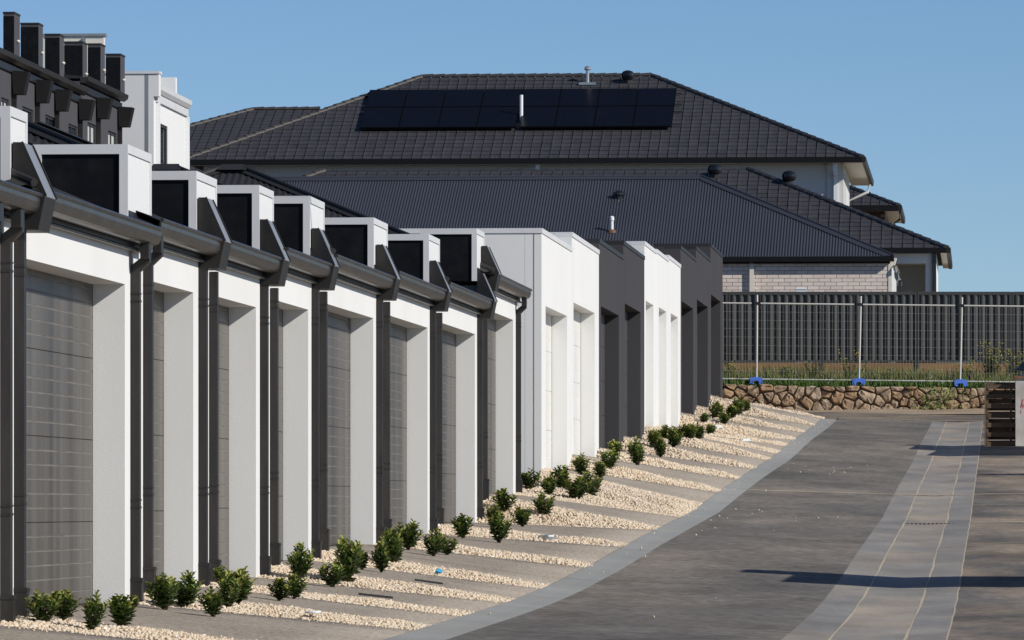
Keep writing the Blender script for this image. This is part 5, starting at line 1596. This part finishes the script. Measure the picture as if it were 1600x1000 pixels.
STRIPN = ['beside the leftmost downpipes', 'in the second gravel strip', 'in the third gravel strip', 'in the fourth gravel strip', 'in the fifth gravel strip', 'in the sixth gravel strip', 'in the seventh gravel strip', 'in the eighth gravel strip',
          'in the broad gravel bed', 'between the tall white pair', 'where white fronts turn charcoal', 'between the first charcoal pair', 'before the narrow white trio', 'at the first gap of the white trio',
          'at the second gap of the white trio', 'where the far charcoal fronts begin', 'between far charcoal openings', 'before the last charcoal opening', 'near the stone wall end of the row']
byg = {}
for px, py, hpx, wpx in plants:
    h = ground_hit(px, py)
    if h is None: continue
    w, Y = h
    gi = min(range(len(GAPS)), key=lambda i: 0 if GAPS[i][0] <= Y <= GAPS[i][1] else min(abs(GAPS[i][0] - Y), abs(GAPS[i][1] - Y)))
    byg.setdefault(gi, []).append((w, Y, hpx, wpx, px))
SZ = lambda h: 'tiny' if h < .17 else 'small' if h < .23 else 'bushy' if h < .28 else 'tall'
POS = {1: ['alone'], 2: ['closer to the wall', 'closer to the kerb'], 3: ['closest to the wall', 'middle one of three', 'closest to the kerb']}
k = 0
for gi in sorted(byg):
    lst = sorted(byg[gi])
    n = len(lst)
    for j, (w, Y, hpx, wpx, px) in enumerate(lst):
        s = F / (Y - w * ST)
        hm, wm_ = hpx / s, wpx / s
        pos = POS[n][j] if n in POS else ('closest to the wall' if j == 0 else 'closest to the kerb' if j == n - 1 else ORD[j] + ' out from the wall')
        root = thing('shrub', f'{SZ(hm)} glossy green shrub {STRIPN[gi]}, {pos}', 'shrub', W(w, Y, surf(w, Y) - .005), random.uniform(0, 6.28), 'shrubs planted in the gravel strips')
        root.rotation_euler = (random.uniform(-.12, .12), random.uniform(-.12, .12), root.rotation_euler.z)
        a, b = SHR[k % len(SHR)]
        k += 1
        sc = (wm_ / .66, wm_ / .66, hm * random.uniform(1.0, 1.12))
        part('stems', a, root, scale=sc); part('leaves', b, root, scale=sc)

root = thing('verge_bush', 'leafy bush on the dirty verge just outside the right edge', 'bush', W(8.1, 101.2, lane_z(8.1, 101.2)))
part('stems', SHR[2][0], root, scale=(1.6, 1.6, 1.35)); part('leaves', SHR[2][1], root, scale=(1.6, 1.6, 1.35))

# ------------------------------------------------------------------ small litter
def litter(name, label, cat, px, py, fn):
    h = ground_hit(px, py)
    if not h: return
    root = thing(name, label, cat, W(h[0], h[1], surf(*h) + .035), 0.3)
    fn(root)
litter('plastic_disc', 'flat white plastic lid lying on the gravel near the front', 'lid', 490, 966, lambda r: MB().lathe([(.05, 0), (.055, .008), (.05, .016), (.0, .018)], (0, 0, 0), 16).put('lid_disc', M['plastic_white'], r))
litter('plastic_wrapper', 'small crumpled cyan wrapper lying on the gravel', 'wrapper', 685, 903, lambda r: MB().add([(-.04, 0, 0), (.03, -.02, .01), (.05, .02, .03), (-.01, .03, .045), (0, 0, .055), (-.03, -.03, .03)], [(0, 1, 4), (1, 2, 4), (2, 3, 4), (3, 0, 4), (0, 5, 1), (5, 4, 1)]).put('wrapper_film', M['plastic_blue'], r))
litter('drain_cover_disc', 'round pale drain cap set in the gravel below the last low garage', 'drain cap', 855, 843, lambda r: MB().lathe([(.10, -.06), (.105, .0), (.10, .012), (.03, .02), (.0, .02)], (0, 0, 0), 18).put('cap_disc', M['galv'], r))
litter('plastic_cup', 'white plastic scrap on the sloping gravel by the narrow white garages', 'scrap', 1165, 692, lambda r: MB().extr([(-.09, 0), (.09, 0), (.07, .05), (-.06, .04)], -.05, .05, 'y').put('scrap_piece', M['plastic_white'], r))
litter('plastic_scrap', 'white plastic scrap near the shrubs before the far charcoal fronts', 'scrap', 1122, 671, lambda r: MB().extr([(-.09, 0), (.09, 0), (.06, .045), (-.07, .05)], -.05, .05, 'y').put('scrap_piece', M['plastic_white'], r))
# short thin dark strips between gravel and concrete
for (ax, ay, bx, by, lb) in ((648, 906, 692, 912, 'thin dark strip below the cyan wrapper'), (560, 928, 614, 934, 'thin dark strip on the gravel before the cyan wrapper'),
                             (742, 902, 782, 908, 'thin dark strip right of the cyan wrapper'), (866, 801, 902, 807, 'thin dark strip below the broad gravel bed')):
    p, q = ground_hit(ax, ay), ground_hit(bx, by)
    if p and q:
        A, B_ = W(p[0], p[1], surf(*p)), W(q[0], q[1], surf(*q))
        root = thing('dark_strip', lb, 'edging', A, 0)
        d = B_ - A; s_ = Vector((-d.y, d.x, 0)).normalized() * .010; h_ = Vector((0, 0, .010))
        MB().add([-s_ - h_, d - s_ - h_, d + s_ - h_, s_ - h_, -s_ + h_, d - s_ + h_, d + s_ + h_, s_ + h_], [(0, 3, 2, 1), (4, 5, 6, 7), (0, 1, 5, 4), (1, 2, 6, 5), (2, 3, 7, 6), (3, 0, 4, 7)]).put('strip_body', M['win_frame'], root)
# drain grate across the strip
root = thing('drain_grate', 'worn slotted grate across the pale drain strip', 'grate', W(5.15, 79.6, lane_z(5.3, 79.6) + .004))
for i in range(12):
    MB().box(i * .055, i * .055 + .028, -.10, .10, -.004, .010).put('grate_bar', M['steel_dark'], root)
